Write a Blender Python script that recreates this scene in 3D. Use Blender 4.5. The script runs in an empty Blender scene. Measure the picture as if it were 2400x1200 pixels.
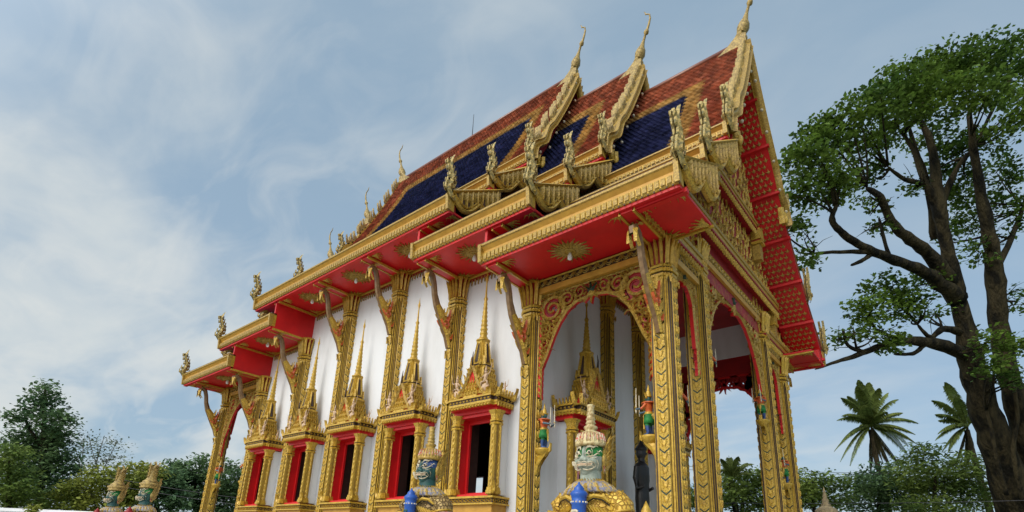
import bpy, math, random
import numpy as np
from mathutils import Vector, Matrix
random.seed(7); NP = np.random.default_rng(11)
SC = bpy.context.scene; COL = SC.collection
PI = math.pi
# ------------------------------------------------------------------ camera
cam_d = bpy.data.cameras.new("camera"); cam = bpy.data.objects.new("camera", cam_d); COL.objects.link(cam)
CAMP = Vector((0, 0, 1.6)); FPX = 1272.56
RGT = Vector((0.7670925, 0.6400929, 0.0430140)); DWN = Vector((-0.1596302, 0.2553818, -0.9535714)); FWD = Vector((-0.6213592, 0.7246111, 0.2980796))
Mx = Matrix((RGT, -DWN, -FWD)).transposed().to_4x4(); Mx.translation = CAMP
cam.matrix_world = Mx
cam_d.sensor_width = 36; cam_d.lens = FPX / 2400 * 36; cam_d.shift_y = 0.125
cam_d.clip_start = 0.1; cam_d.clip_end = 3000
SC.camera = cam
def at(u, v, d):                       # point seen at photo pixel (u,v), d metres ahead of the camera
    return CAMP + d * (RGT * ((u - 1200) / FPX) + DWN * ((v - 900) / FPX) + FWD)
# ------------------------------------------------------------------ light, sky
SUN_EL, SUN_AZ = math.radians(36), math.radians(182)   # azimuth: clockwise from +Y
w = bpy.data.worlds.new("World"); SC.world = w; w.use_nodes = True
nt = w.node_tree; nt.nodes.clear()
def N(t, **k):
    n = nt.nodes.new(t)
    for a, b in k.items(): setattr(n, a, b)
    return n
sky = N('ShaderNodeTexSky', sky_type='NISHITA', sun_disc=False, sun_elevation=SUN_EL, sun_rotation=SUN_AZ, air_density=1.0, dust_density=2.0, ozone_density=1.5)
scl = N('ShaderNodeVectorMath', operation='SCALE'); scl.inputs['Scale'].default_value = 0.085
nt.links.new(sky.outputs[0], scl.inputs[0])
tint = N('ShaderNodeMix', data_type='RGBA', blend_type='MIX'); tint.inputs[0].default_value = 0.62
nt.links.new(scl.outputs[0], tint.inputs[6]); tint.inputs[7].default_value = (0.315, 0.435, 0.54, 1)
tc = N('ShaderNodeTexCoord'); sep = N('ShaderNodeSeparateXYZ'); nt.links.new(tc.outputs['Generated'], sep.inputs[0])
add = N('ShaderNodeMath', operation='ADD'); add.inputs[1].default_value = 0.28; nt.links.new(sep.outputs[2], add.inputs[0])
mxz = N('ShaderNodeMath', operation='MAXIMUM'); mxz.inputs[1].default_value = 0.08; nt.links.new(add.outputs[0], mxz.inputs[0])
dx = N('ShaderNodeMath', operation='DIVIDE'); dy = N('ShaderNodeMath', operation='DIVIDE')
nt.links.new(sep.outputs[0], dx.inputs[0]); nt.links.new(mxz.outputs[0], dx.inputs[1])
nt.links.new(sep.outputs[1], dy.inputs[0]); nt.links.new(mxz.outputs[0], dy.inputs[1])
cmb = N('ShaderNodeCombineXYZ'); nt.links.new(dx.outputs[0], cmb.inputs[0]); nt.links.new(dy.outputs[0], cmb.inputs[1])
mp = N('ShaderNodeMapping'); mp.inputs['Rotation'].default_value = (0, 0, 0.6); mp.inputs['Scale'].default_value = (1.0, 1.7, 1); mp.inputs['Location'].default_value = (0.35, 1.1, 0)
nt.links.new(cmb.outputs[0], mp.inputs[0])
nz = N('ShaderNodeTexNoise'); nz.inputs['Scale'].default_value = 1.35; nz.inputs['Detail'].default_value = 7; nz.inputs['Roughness'].default_value = 0.52; nz.inputs['Distortion'].default_value = 0.45
nt.links.new(mp.outputs[0], nz.inputs['Vector'])
rmp = N('ShaderNodeValToRGB'); rmp.color_ramp.elements[0].position = 0.40; rmp.color_ramp.elements[1].position = 0.68
rmp.color_ramp.interpolation = 'EASE'
nt.links.new(nz.outputs[0], rmp.inputs[0])
# the cloud bank lies towards -X (beyond the far end of the hall)
dd = N('ShaderNodeVectorMath', operation='DOT_PRODUCT'); dd.inputs[1].default_value = (-0.93, 0.35, -0.1)
nt.links.new(tc.outputs['Generated'], dd.inputs[0])
mr = N('ShaderNodeMapRange'); mr.inputs[1].default_value = 0.30; mr.inputs[2].default_value = 0.9; mr.inputs[3].default_value = 0.16; mr.inputs[4].default_value = 1.0
nt.links.new(dd.outputs['Value'], mr.inputs[0])
mul = N('ShaderNodeMath', operation='MULTIPLY'); nt.links.new(rmp.outputs[0], mul.inputs[0]); nt.links.new(mr.outputs[0], mul.inputs[1])
cl = N('ShaderNodeMix', data_type='RGBA'); nt.links.new(mul.outputs[0], cl.inputs[0]); nt.links.new(tint.outputs[2], cl.inputs[6]); cl.inputs[7].default_value = (0.50, 0.535, 0.54, 1)
# second finer wisps
nz2 = N('ShaderNodeTexNoise'); nz2.inputs['Scale'].default_value = 4.2; nz2.inputs['Detail'].default_value = 6; nz2.inputs['Distortion'].default_value = 0.8
nt.links.new(mp.outputs[0], nz2.inputs['Vector'])
r2 = N('ShaderNodeMapRange'); r2.inputs[1].default_value = 0.45; r2.inputs[2].default_value = 0.8; r2.inputs[3].default_value = 0; r2.inputs[4].default_value = 0.6
nt.links.new(nz2.outputs[0], r2.inputs[0])
m2 = N('ShaderNodeMath', operation='MULTIPLY'); nt.links.new(r2.outputs[0], m2.inputs[0]); nt.links.new(mr.outputs[0], m2.inputs[1])
cl2 = N('ShaderNodeMix', data_type='RGBA'); nt.links.new(m2.outputs[0], cl2.inputs[0]); nt.links.new(cl.outputs[2], cl2.inputs[6]); cl2.inputs[7].default_value = (0.58, 0.59, 0.57, 1)
# broad glow added round the sun direction, behind the viewer, as soft fill light
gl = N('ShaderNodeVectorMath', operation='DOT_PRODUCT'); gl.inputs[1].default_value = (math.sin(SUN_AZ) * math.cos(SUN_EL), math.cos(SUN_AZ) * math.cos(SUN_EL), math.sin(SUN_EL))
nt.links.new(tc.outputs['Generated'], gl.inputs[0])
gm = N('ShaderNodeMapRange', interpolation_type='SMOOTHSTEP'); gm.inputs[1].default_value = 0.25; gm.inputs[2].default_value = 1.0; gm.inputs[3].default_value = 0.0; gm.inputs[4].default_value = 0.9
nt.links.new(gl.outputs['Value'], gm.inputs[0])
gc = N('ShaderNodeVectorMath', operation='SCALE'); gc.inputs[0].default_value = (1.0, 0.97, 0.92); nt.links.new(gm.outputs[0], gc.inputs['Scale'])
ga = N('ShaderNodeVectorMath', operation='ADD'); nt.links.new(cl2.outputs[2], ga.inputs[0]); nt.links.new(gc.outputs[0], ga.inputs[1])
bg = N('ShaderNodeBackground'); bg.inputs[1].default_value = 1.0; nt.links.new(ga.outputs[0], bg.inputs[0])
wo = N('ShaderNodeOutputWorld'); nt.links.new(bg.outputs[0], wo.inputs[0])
sun_d = bpy.data.lights.new("sun", 'SUN'); sun = bpy.data.objects.new("sun", sun_d); COL.objects.link(sun)
sun_d.energy = 1.1; sun_d.angle = math.radians(30); sun_d.color = (1.0, 0.95, 0.87)
sd = Vector((math.sin(SUN_AZ) * math.cos(SUN_EL), math.cos(SUN_AZ) * math.cos(SUN_EL), math.sin(SUN_EL)))
sun.rotation_euler = sd.to_track_quat('Z', 'Y').to_euler()
SC.view_settings.view_transform = 'Standard'; SC.view_settings.look = 'None'; SC.view_settings.gamma = 1.0
SC.view_settings.exposure = 0.42; SC.view_settings.use_curve_mapping = False
SC.cycles.max_bounces = 6; SC.cycles.diffuse_bounces = 4
# ------------------------------------------------------------------ materials
MATS = {}
def mat(name, col, col2=None, rough=0.6, metal=0.0, scale=6.0, detail=4, bump=0.0, bscale=None, lo=0.35, hi=0.65, voro=None, vdark=None, attr=None, coat=0.0, streak=None, transl=0.0):
    m = bpy.data.materials.new(name); m.use_nodes = True; t = m.node_tree; t.nodes.clear()
    def n(tp, **k):
        x = t.nodes.new(tp)
        for a, b in k.items(): setattr(x, a, b)
        return x
    out = n('ShaderNodeOutputMaterial'); p = n('ShaderNodeBsdfPrincipled'); t.links.new(p.outputs[0], out.inputs[0])
    p.inputs['Roughness'].default_value = rough; p.inputs['Metallic'].default_value = metal
    if 'leaf' in name or 'frond' in name or 'bark' in name: p.inputs['Specular IOR Level'].default_value = 0.15
    if coat: p.inputs['Coat Weight'].default_value = coat; p.inputs['Coat Roughness'].default_value = 0.25
    c = n('ShaderNodeTexCoord'); src = c.outputs['Object']
    if streak:
        mpp = n('ShaderNodeMapping'); mpp.inputs['Scale'].default_value = streak; t.links.new(src, mpp.inputs[0]); nsrc = mpp.outputs[0]
    else: nsrc = src
    nn = n('ShaderNodeTexNoise'); nn.inputs['Scale'].default_value = scale; nn.inputs['Detail'].default_value = detail; nn.inputs['Roughness'].default_value = 0.6; t.links.new(nsrc, nn.inputs['Vector'])
    mr = n('ShaderNodeMapRange'); mr.inputs[1].default_value = lo; mr.inputs[2].default_value = hi; t.links.new(nn.outputs[0], mr.inputs[0])
    mx = n('ShaderNodeMix', data_type='RGBA'); mx.inputs[6].default_value = (*col, 1); mx.inputs[7].default_value = (*(col2 or col), 1); t.links.new(mr.outputs[0], mx.inputs[0])
    o = mx.outputs[2]
    if attr:
        a = n('ShaderNodeAttribute', attribute_name='rnd'); g = n('ShaderNodeMapRange'); g.inputs[3].default_value = 1 - attr; g.inputs[4].default_value = 1 + attr; t.links.new(a.outputs['Fac'], g.inputs[0])
        vm = n('ShaderNodeVectorMath', operation='SCALE'); t.links.new(o, vm.inputs[0]); t.links.new(g.outputs[0], vm.inputs['Scale']); o = vm.outputs[0]
    hsrc = nn.outputs[0]
    if voro:
        v = n('ShaderNodeTexVoronoi', feature='DISTANCE_TO_EDGE'); v.inputs['Scale'].default_value = voro; t.links.new(src, v.inputs['Vector'])
        r = n('ShaderNodeMapRange'); r.inputs[1].default_value = 0.02; r.inputs[2].default_value = 0.16; t.links.new(v.outputs['Distance'], r.inputs[0])
        if vdark:
            mv = n('ShaderNodeMix', data_type='RGBA'); mv.inputs[6].default_value = (*vdark, 1); t.links.new(r.outputs[0], mv.inputs[0]); t.links.new(o, mv.inputs[7]); o = mv.outputs[2]
        hsrc = r.outputs[0]
    t.links.new(o, p.inputs['Base Color'])
    if bump:
        b = n('ShaderNodeBump'); b.inputs['Strength'].default_value = bump; b.inputs['Distance'].default_value = 0.16 if 'bark' in name else 0.03
        if bscale and not voro:
            n3 = n('ShaderNodeTexNoise'); n3.inputs['Scale'].default_value = bscale; n3.inputs['Detail'].default_value = 3; t.links.new(nsrc, n3.inputs['Vector']); hsrc = n3.outputs[0]
        t.links.new(hsrc, b.inputs['Height']); t.links.new(b.outputs[0], p.inputs['Normal'])
    if transl:
        tr = n('ShaderNodeBsdfTranslucent'); t.links.new(o, tr.inputs[0]); ms = n('ShaderNodeMixShader'); ms.inputs[0].default_value = transl
        t.links.new(p.outputs[0], ms.inputs[1]); t.links.new(tr.outputs[0], ms.inputs[2]); t.links.new(ms.outputs[0], out.inputs[0])
    MATS[name] = m; return m
GOLD = mat('gold paint', (0.62, 0.395, 0.044), (0.40, 0.235, 0.026), 0.36, 0.15, 14, bump=0.15, bscale=60)
GOLDR = mat('gold relief', (0.66, 0.43, 0.055), (0.27, 0.145, 0.022), 0.4, 0.12, 34, lo=0.42, hi=0.66, bump=0.5, bscale=45)
GOLDP = mat('pale gold', (0.54, 0.355, 0.062), (0.25, 0.145, 0.026), 0.42, 0.12, 24, bump=0.25, bscale=50)
GOLDW = mat('weathered gold', (0.50, 0.35, 0.10), (0.21, 0.14, 0.04), 0.5, 0.1, 14, lo=0.38, hi=0.62, bump=0.4, bscale=40)
GOLDO = mat('orange gold', (0.58, 0.32, 0.045), (0.48, 0.25, 0.034), 0.45, 0.1, 5)
GLASSY = mat('glass mosaic', (0.56, 0.40, 0.12), (0.20, 0.17, 0.06), 0.45, 0.1, 16, lo=0.42, hi=0.60, bump=0.5, bscale=40)
RED = mat('red paint', (0.66, 0.012, 0.013), (0.52, 0.010, 0.012), 0.45, 0, 1.4, 6, bump=0.05, bscale=9)
REDD = mat('deep red paint', (0.36, 0.009, 0.011), (0.25, 0.006, 0.008), 0.5, 0, 2, 6)
CRIM = mat('crimson soffit', (0.55, 0.010, 0.035), (0.46, 0.008, 0.028), 0.5, 0, 2)
DARK = mat('dark paint line', (0.05, 0.022, 0.014), (0.03, 0.014, 0.01), 0.6)
GREEN = mat('dark green paint', (0.02, 0.05, 0.025), (0.012, 0.028, 0.016), 0.5)
WHITE = mat('white wall', (0.75, 0.76, 0.775), (0.62, 0.62, 0.615), 0.75, 0, 2.2, 6, lo=0.46, hi=0.86, bump=0.06, bscale=14, streak=(1, 1, 0.25))
GREYW = mat('grey plinth', (0.42, 0.41, 0.39), (0.33, 0.32, 0.30), 0.8, 0, 3)
BROWN = mat('brown gutter', (0.12, 0.06, 0.03), (0.07, 0.035, 0.02), 0.6)
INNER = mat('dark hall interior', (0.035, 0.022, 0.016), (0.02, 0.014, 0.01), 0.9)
T_RED = mat('red roof tile', (0.44, 0.145, 0.075), (0.29, 0.085, 0.050), 0.24, 0, 1.6, attr=0.42)
T_GOLD = mat('amber roof tile', (0.54, 0.34, 0.12), (0.40, 0.23, 0.08), 0.24, 0, 1.6, attr=0.38)
T_BLUE = mat('blue roof tile', (0.044, 0.050, 0.140), (0.024, 0.028, 0.082), 0.24, 0, 1.6, attr=0.5)
BULB = mat('white glass', (0.8, 0.8, 0.78), None, 0.2)
BLUE = mat('blue paint', (0.02, 0.10, 0.42), (0.012, 0.07, 0.32), 0.35, 0, 8)
TEAL = mat('dark teal paint', (0.02, 0.10, 0.085), (0.012, 0.06, 0.06), 0.45, 0, 10)
PALEG = mat('pale grey green paint', (0.38, 0.42, 0.34), (0.20, 0.24, 0.19), 0.5, 0, 9, bump=0.15, bscale=30)
EYEG = mat('leaf green paint', (0.03, 0.22, 0.05), (0.02, 0.13, 0.04), 0.45, 0, 14)
EYEB = mat('deep blue paint', (0.02, 0.05, 0.22), (0.02, 0.07, 0.15), 0.45, 0, 14)
CREAM = mat('cream gold', (0.62, 0.52, 0.27), (0.34, 0.22, 0.08), 0.5, 0.05, 16, lo=0.4, hi=0.6, bump=0.3, bscale=40)
BROWNG = mat('brown gold', (0.26, 0.155, 0.065), (0.16, 0.085, 0.035), 0.45, 0.1, 8)
IVORY = mat('ivory paint', (0.72, 0.66, 0.50), (0.55, 0.46, 0.30), 0.5, 0, 12, bump=0.2, bscale=40)
PINKC = mat('pinkish cream plaster', (0.62, 0.44, 0.30), (0.46, 0.30, 0.17), 0.6, 0, 14, bump=0.2, bscale=40)
SCALE_Y = mat('yellow scale armour', (0.74, 0.50, 0.07), (0.62, 0.36, 0.04), 0.4, 0.1, 8, bump=0.9, voro=15, vdark=(0.46, 0.24, 0.03))
SCALE_T = mat('tan scale armour', (0.46, 0.32, 0.11), (0.30, 0.19, 0.06), 0.5, 0.1, 8, bump=0.9, voro=15, vdark=(0.14, 0.08, 0.025))
BAND = mat('red and white beadwork', (0.50, 0.10, 0.06), (0.60, 0.52, 0.40), 0.5, 0, 26, lo=0.46, hi=0.54, bump=0.4, bscale=40)
COLLAR = mat('grey blue collar', (0.20, 0.20, 0.27), (0.42, 0.31, 0.12), 0.5, 0, 22, lo=0.45, hi=0.55, bump=0.4, bscale=40)
BLACK = mat('black lacquer', (0.012, 0.011, 0.010), (0.008, 0.008, 0.008), 0.45)
ORANGE = mat('orange paint', (0.60, 0.13, 0.025), (0.5, 0.08, 0.02), 0.45, 0, 12)
STEEL = mat('blue grey sleeve', (0.07, 0.13, 0.17), (0.05, 0.09, 0.12), 0.4)
PINK = mat('pink paper', (0.75, 0.30, 0.36), (0.7, 0.27, 0.33), 0.8)
STONE = mat('weathered stone', (0.36, 0.30, 0.22), (0.20, 0.16, 0.12), 0.8, 0, 10, bump=0.4, bscale=30)
STONEG = mat('weathered gilt stone', (0.46, 0.34, 0.17), (0.24, 0.18, 0.10), 0.7, 0, 10, bump=0.4, bscale=30)
CABLE = mat('cable black', (0.05, 0.05, 0.055), None, 0.6)
BARK = mat('mossy bark', (0.050, 0.040, 0.020), (0.010, 0.009, 0.006), 0.9, 0, 2.6, lo=0.4, hi=0.6, bump=0.9, bscale=9, streak=(1, 1, 0.3))
BARKP = mat('pale bark', (0.30, 0.26, 0.21), (0.13, 0.11, 0.085), 0.9, 0, 4, bump=0.6, bscale=10, streak=(1, 1, 0.3))
def leafmat(n, a, b, att=0.55): return mat(n, a, b, 0.55, 0, 0.45, 2, attr=att, transl=0.35)
LF_RAIN = leafmat('rain tree leaf', (0.165, 0.255, 0.040), (0.055, 0.110, 0.022))
LF_DARK = leafmat('dark leaf', (0.165, 0.250, 0.100), (0.075, 0.145, 0.068))
LF_MID = leafmat('mid green leaf', (0.25, 0.32, 0.07), (0.12, 0.19, 0.048))
LF_YEL = leafmat('yellow green leaf', (0.30, 0.32, 0.06), (0.17, 0.21, 0.04))
LF_WISP = leafmat('wispy leaf', (0.14, 0.17, 0.08), (0.09, 0.12, 0.06))
LF_PALM = leafmat('palm frond', (0.21, 0.25, 0.06), (0.11, 0.155, 0.04))
LF_DRY = leafmat('dry frond', (0.10, 0.085, 0.035), (0.05, 0.045, 0.02))
GROUND = mat('paved ground', (0.56, 0.54, 0.50), (0.46, 0.44, 0.41), 0.9, 0, 0.8, bump=0.2, bscale=6)
GRASS = mat('grass ground', (0.06, 0.09, 0.025), (0.04, 0.06, 0.02), 0.95, 0, 0.5)
# ------------------------------------------------------------------ mesh helpers
class MB:
    def __init__(s): s.V = []; s.F = []; s.M = []; s.S = []
    def add(s, vs, fs, m=0, sm=False):
        b = len(s.V); s.V.extend([tuple(v) for v in vs])
        for f in fs: s.F.append([i + b for i in f]); s.M.append(m); s.S.append(sm)
    def box(s, x0, x1, y0, y1, z0, z1, m=0):
        v = [(x0, y0, z0), (x1, y0, z0), (x1, y1, z0), (x0, y1, z0), (x0, y0, z1), (x1, y0, z1), (x1, y1, z1), (x0, y1, z1)]
        s.add(v, [(3, 2, 1, 0), (4, 5, 6, 7), (0, 1, 5, 4), (1, 2, 6, 5), (2, 3, 7, 6), (3, 0, 4, 7)], m)
    def prism(s, poly, a, b, fn, m=0, ms=None, sm=False, cap=True):
        n = len(poly); v = [fn(p, q, a) for p, q in poly] + [fn(p, q, b) for p, q in poly]
        if cap: s.add(v, [list(range(n))[::-1], list(range(n, 2 * n))], m); b0 = len(s.V) - 2 * n
        else: b0 = len(s.V); s.V.extend([tuple(x) for x in v])
        for i in range(n):
            j = (i + 1) % n
            s.F.append([b0 + i, b0 + j, b0 + n + j, b0 + n + i]); s.M.append(ms[i] if ms else m); s.S.append(sm)
    def loft(s, rings, m=0, sm=True, cap=True, mm=None):
        n = len(rings[0]); b = len(s.V)
        for r in rings: s.V.extend([tuple(x) for x in r])
        for k in range(len(rings) - 1):
            for i in range(n):
                j = (i + 1) % n
                s.F.append([b + k * n + i, b + k * n + j, b + (k + 1) * n + j, b + (k + 1) * n + i]); s.M.append(mm[k] if mm else m); s.S.append(sm)
        if cap:
            s.F.append([b + i for i in range(n)][::-1]); s.M.append(mm[0] if mm else m); s.S.append(False)
            e = b + (len(rings) - 1) * n
            s.F.append([e + i for i in range(n)]); s.M.append(mm[-1] if mm else m); s.S.append(False)
    def lathe(s, prof, c=(0, 0), n=16, m=0, sm=True, rot=0.0, mm=None, cap=True):
        s.loft([[(c[0] + r * math.cos(rot + 2 * PI * i / n), c[1] + r * math.sin(rot + 2 * PI * i / n), z) for i in range(n)] for r, z in prof], m, sm, cap, mm)
    def tube(s, pts, rads, n=8, m=0, sm=True, squash=None):
        P = [Vector(p) for p in pts]; rings = []
        ref = Vector((0.31, 0.17, 0.93)).normalized()
        for i, p in enumerate(P):
            t = (P[min(i + 1, len(P) - 1)] - P[max(i - 1, 0)]).normalized()
            a = t.cross(ref)
            if a.length < 1e-3: a = t.cross(Vector((1, 0, 0)))
            a.normalize(); b = t.cross(a); r = rads[i] if hasattr(rads, '__len__') else rads
            rings.append([p + a * (r * math.cos(2 * PI * k / n)) + b * (r * math.sin(2 * PI * k / n)) for k in range(n)])
        s.loft(rings, m, sm)
    def ball(s, c, r, m=0, nu=12, nv=8, M=None):
        rx, ry, rz = r if hasattr(r, '__len__') else (r, r, r); rings = []
        for k in range(nv + 1):
            th = -PI / 2 + PI * k / nv; th = max(-1.52, min(1.52, th))
            rings.append([(c[0] + rx * math.cos(th) * math.cos(2 * PI * i / nu), c[1] + ry * math.cos(th) * math.sin(2 * PI * i / nu), c[2] + rz * math.sin(th)) for i in range(nu)])
        s.loft(rings, m, True)
    def stroke(s, fn, pts, ws, d0, d1, m=0, back=None, mb=None):
        n = len(pts); P = [Vector((p[0], p[1])) for p in pts]; L = []; Rr = []
        for i in range(n):
            t = P[min(i + 1, n - 1)] - P[max(i - 1, 0)]
            if t.length < 1e-9: t = Vector((1, 0))
            t.normalize(); nn = Vector((-t.y, t.x)); L.append(P[i] + nn * ws[i]); Rr.append(P[i] - nn * ws[i])
        b = len(s.V)
        for i in range(n): s.V.extend([fn(L[i].x, L[i].y, d0), fn(P[i].x, P[i].y, d1), fn(Rr[i].x, Rr[i].y, d0)])
        for i in range(n - 1):
            q = b + 3 * i
            s.F.append([q, q + 3, q + 4, q + 1]); s.F.append([q + 1, q + 4, q + 5, q + 2]); s.M += [m, m]; s.S += [False, False]
        if back is not None:
            mb = m if mb is None else mb; c = len(s.V)
            for i in range(n): s.V.extend([fn(L[i].x, L[i].y, back), fn(Rr[i].x, Rr[i].y, back)])
            for i in range(n - 1):
                q = b + 3 * i; e = c + 2 * i
                s.F += [[q, e, e + 2, q + 3], [q + 2, q + 5, e + 3, e + 1], [e, e + 1, e + 3, e + 2]]; s.M += [mb] * 3; s.S += [False] * 3
    def leaf(s, fn, p, ang, L, W, bend=0.0, d0=0.0, d1=0.03, m=0, back=None, n=5, mb=None):
        pts = []; ws = []; x, y = p; a = ang
        for i in range(n):
            t = i / (n - 1); pts.append((x, y)); ws.append(W * (0.35 + 0.65 * math.sin(PI * min(1, t * 1.6 + 0.12))) * (1 - t) ** 0.6 + 0.002 if t < 1 else 0.002)
            x += math.cos(a) * L / (n - 1); y += math.sin(a) * L / (n - 1); a += bend / (n - 1)
        s.stroke(fn, pts, ws, d0, d1, m, back, mb)
    def scroll(s, fn, c, r, turns, a0, sgn, w, d0, d1, m=0, back=None, mb=None, wb=1.0):
        n = max(8, int(12 * turns)); pts = []; ws = []
        for i in range(n + 1):
            t = i / n; rr = r * (1 - 0.86 * t); a = a0 + sgn * 2 * PI * turns * t
            pts.append((c[0] + rr * math.cos(a), c[1] + rr * math.sin(a))); ws.append(w * (1 - 0.5 * t))
        s.stroke(fn, pts, ws, d0, d1, m, back, mb)
    def xform(s, M, start=0):
        for i in range(start, len(s.V)): s.V[i] = tuple(M @ Vector(s.V[i]))
    def mesh(s, name, mats, rnd=None):
        me = bpy.data.meshes.new(name); me.from_pydata(s.V, [], s.F)
        for m in mats: me.materials.append(m)
        me.polygons.foreach_set('material_index', s.M); me.polygons.foreach_set('use_smooth', s.S)
        if rnd is not None:
            at_ = me.attributes.new('rnd', 'FLOAT', 'FACE'); at_.data.foreach_set('value', rnd)
        me.update(); return me
    def build(s, name, mats, parent=None, loc=(0, 0, 0), rz=0.0, rnd=None):
        if not isinstance(mats, (list, tuple)): mats = [mats]
        return link(name, s.mesh(name, mats, rnd), parent, loc, rz)
def wpos(o):
    v = Vector((0, 0, 0))
    while o: v += o.location; o = o.parent
    return v
def link(name, data, parent=None, loc=(0, 0, 0), rz=0.0):
    o = bpy.data.objects.new(name, data); COL.objects.link(o); o.parent = parent
    o.location = loc; o.rotation_euler = (0, 0, rz); return o
def tag(o, label, cat, group=None, kind=None):
    if label: o['label'] = label
    if cat: o['category'] = cat
    if group: o['group'] = group
    if kind: o['kind'] = kind
    return o
def empty(name, loc, rz=0.0): return link(name, None, None, loc, rz)
def dup(o, parent=None, loc=None, rz=None):
    c = o.copy(); COL.objects.link(c); c.parent = parent if parent else o.parent
    if loc is not None: c.location = loc
    if rz is not None: c.rotation_euler = (0, 0, rz)
    for ch in list(o.children):
        if ch != c: dup(ch, c)
    return c
def front(Y): return lambda p, q, d: (p, Y - d, q)      # faces -Y
def side(X): return lambda p, q, d: (X + d, p, q)       # faces +X
# ------------------------------------------------------------------ the temple hall
YC = 14.75; E1 = 8.62; TX, TY = -15.4, 14.75
S1, S2, S3 = 10.6, 9.5, 8.45
CX = [-26.3, -22.86, -19.72, -16.82, -13.93, -11.03, -8.14, -4.54]
CS = [S3, S3, S2, S1, S1, S2, S3, S3]
YN, YF = 10.25, 19.25          # column rows, near and far
temple = tag(empty('temple_hall', (TX, TY, 0)), 'ornate white temple hall with gold columns and stepped red and blue tiled roof', 'temple')
def TL(x=0, y=0, z=0): return (x - TX, y - TY, z)
def tpart(mb, name, mats, x=0, y=0, z=0, rz=0.0, rnd=None): return mb.build(name, mats, temple, TL(x, y, z), rz, rnd)
mb = MB(); mb.box(-27.6, -3.4, 9.2, 20.3, 0.0, 0.55); mb.box(-27.3, -3.7, 9.5, 20.0, 0.55, 1.0); mb.box(-27.4, -3.6, 9.4, 20.1, 0.94, 1.06)
for k in range(3): mb.box(-3.4 + 0.0, -3.4 + 0.35 * (3 - k), 13.2, 16.3, 0.0, 0.3 * (k + 1) - 0.02 * k)
tpart(mb, 'plinth', GREYW)
# walls ---------------------------------------------------------------
mb = MB(); HOLE = (2.93, 5.03, 0.60)
def wallrun(a, b, holes, z0, z1, zh0, zh1, hw, y0, y1, swap=False):
    def bx(p0, p1, q0, q1):
        if swap: mb.box(y0, y1, p0, p1, q0, q1, 0)
        else: mb.box(p0, p1, y0, y1, q0, q1, 0)
    c = a
    for h in sorted(holes):
        bx(c, h - hw, z0, z1); bx(h - hw, h + hw, z0, zh0); bx(h - hw, h + hw, zh1, z1); c = h + hw
    bx(c, b, z0, z1)
WM = [(CX[i] + CX[i + 1]) / 2 for i in range(1, 6)]
for (y0, y1) in ((10.3, 10.55), (18.95, 19.2)):
    wallrun(-22.86, -19.72, [WM[0]], 1.0, S2 - .01, *HOLE, y0, y1); wallrun(-19.72, -11.03, WM[1:4], 1.0, S1 - .01, *HOLE, y0, y1); wallrun(-11.03, -8.12, [WM[4]], 1.0, S2 - .01, *HOLE, y0, y1)
wallrun(10.55, 18.95, [12.15, 17.35], 1.0, 9.95, 1.05, 4.92, 0.66, -8.37, -8.12, True)
wallrun(10.55, 18.95, [], 1.0, 9.95, 0, 0, 0, -22.86, -22.6, True)
tpart(mb, 'hall_wall', WHITE)
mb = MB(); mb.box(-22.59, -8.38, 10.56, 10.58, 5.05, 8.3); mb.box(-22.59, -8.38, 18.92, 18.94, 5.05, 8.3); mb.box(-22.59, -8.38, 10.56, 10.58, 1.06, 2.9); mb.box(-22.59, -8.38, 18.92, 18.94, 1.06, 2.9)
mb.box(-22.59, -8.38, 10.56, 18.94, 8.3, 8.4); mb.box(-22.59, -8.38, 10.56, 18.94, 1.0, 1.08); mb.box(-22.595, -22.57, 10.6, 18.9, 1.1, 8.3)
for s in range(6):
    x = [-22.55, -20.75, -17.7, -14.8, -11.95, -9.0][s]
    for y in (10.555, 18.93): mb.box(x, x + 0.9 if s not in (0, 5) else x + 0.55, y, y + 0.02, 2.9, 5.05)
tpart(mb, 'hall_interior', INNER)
# columns -------------------------------------------------------------
def redent(h):
    a, b = h * .48, h * .87; c, d = h * .66, h * .75
    q = [(-h, -a), (-b, -a), (-b, -c), (-d, -c), (-d, -d), (-c, -d), (-c, -b), (-a, -b), (-a, -h)]
    out = []
    for k in range(4):
        for x, y in q:
            for _ in range(k): x, y = -y, x
            out.append((x, y))
    return out
def shaftmats():  # per edge: alternate step faces painted dark
    return ([1, 0, 1, 0, 0, 1, 0, 1, 0] * 4)
def chev(mb, fn, z0, z1, hw, m=2, mg=3, period=0.27, depth=0.035):
    b = [(-hw, z0), (hw, z0), (hw, z1), (-hw, z1)]; v = len(mb.V)
    mb.add([fn(p, q, 0.006) for p, q in b], [(0, 1, 2, 3)], mg)
    n = int((z1 - z0) / period)
    for k in range(n):
        t = z1 - k * period; w = hw * .97
        vt = period * .30; bt = period * .86
        P = [(-w, t, .012), (0, t - vt, .020), (w, t, .012), (w, t - bt, .012), (0, t - bt - vt, .016), (-w, t - bt, .012), (0, t - vt - bt * .42, depth), (-w * .5, t - vt * .5 - bt * .42, depth * .8), (w * .5, t - vt * .5 - bt * .42, depth * .8)]
        if k == 0: P[1] = (0, t, .020)
        mb.add([fn(*p) for p in P], [(0, 1, 6, 7), (1, 2, 8, 6), (2, 3, 8), (3, 4, 6, 8), (4, 5, 7, 6), (5, 0, 7)], m)
        for s in (-1, 1): mb.leaf(fn, (s * w * .5, t - .05), -PI / 2, period * .6, w * .26, -s * .5, .026, depth + .016, m, n=4)
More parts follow.
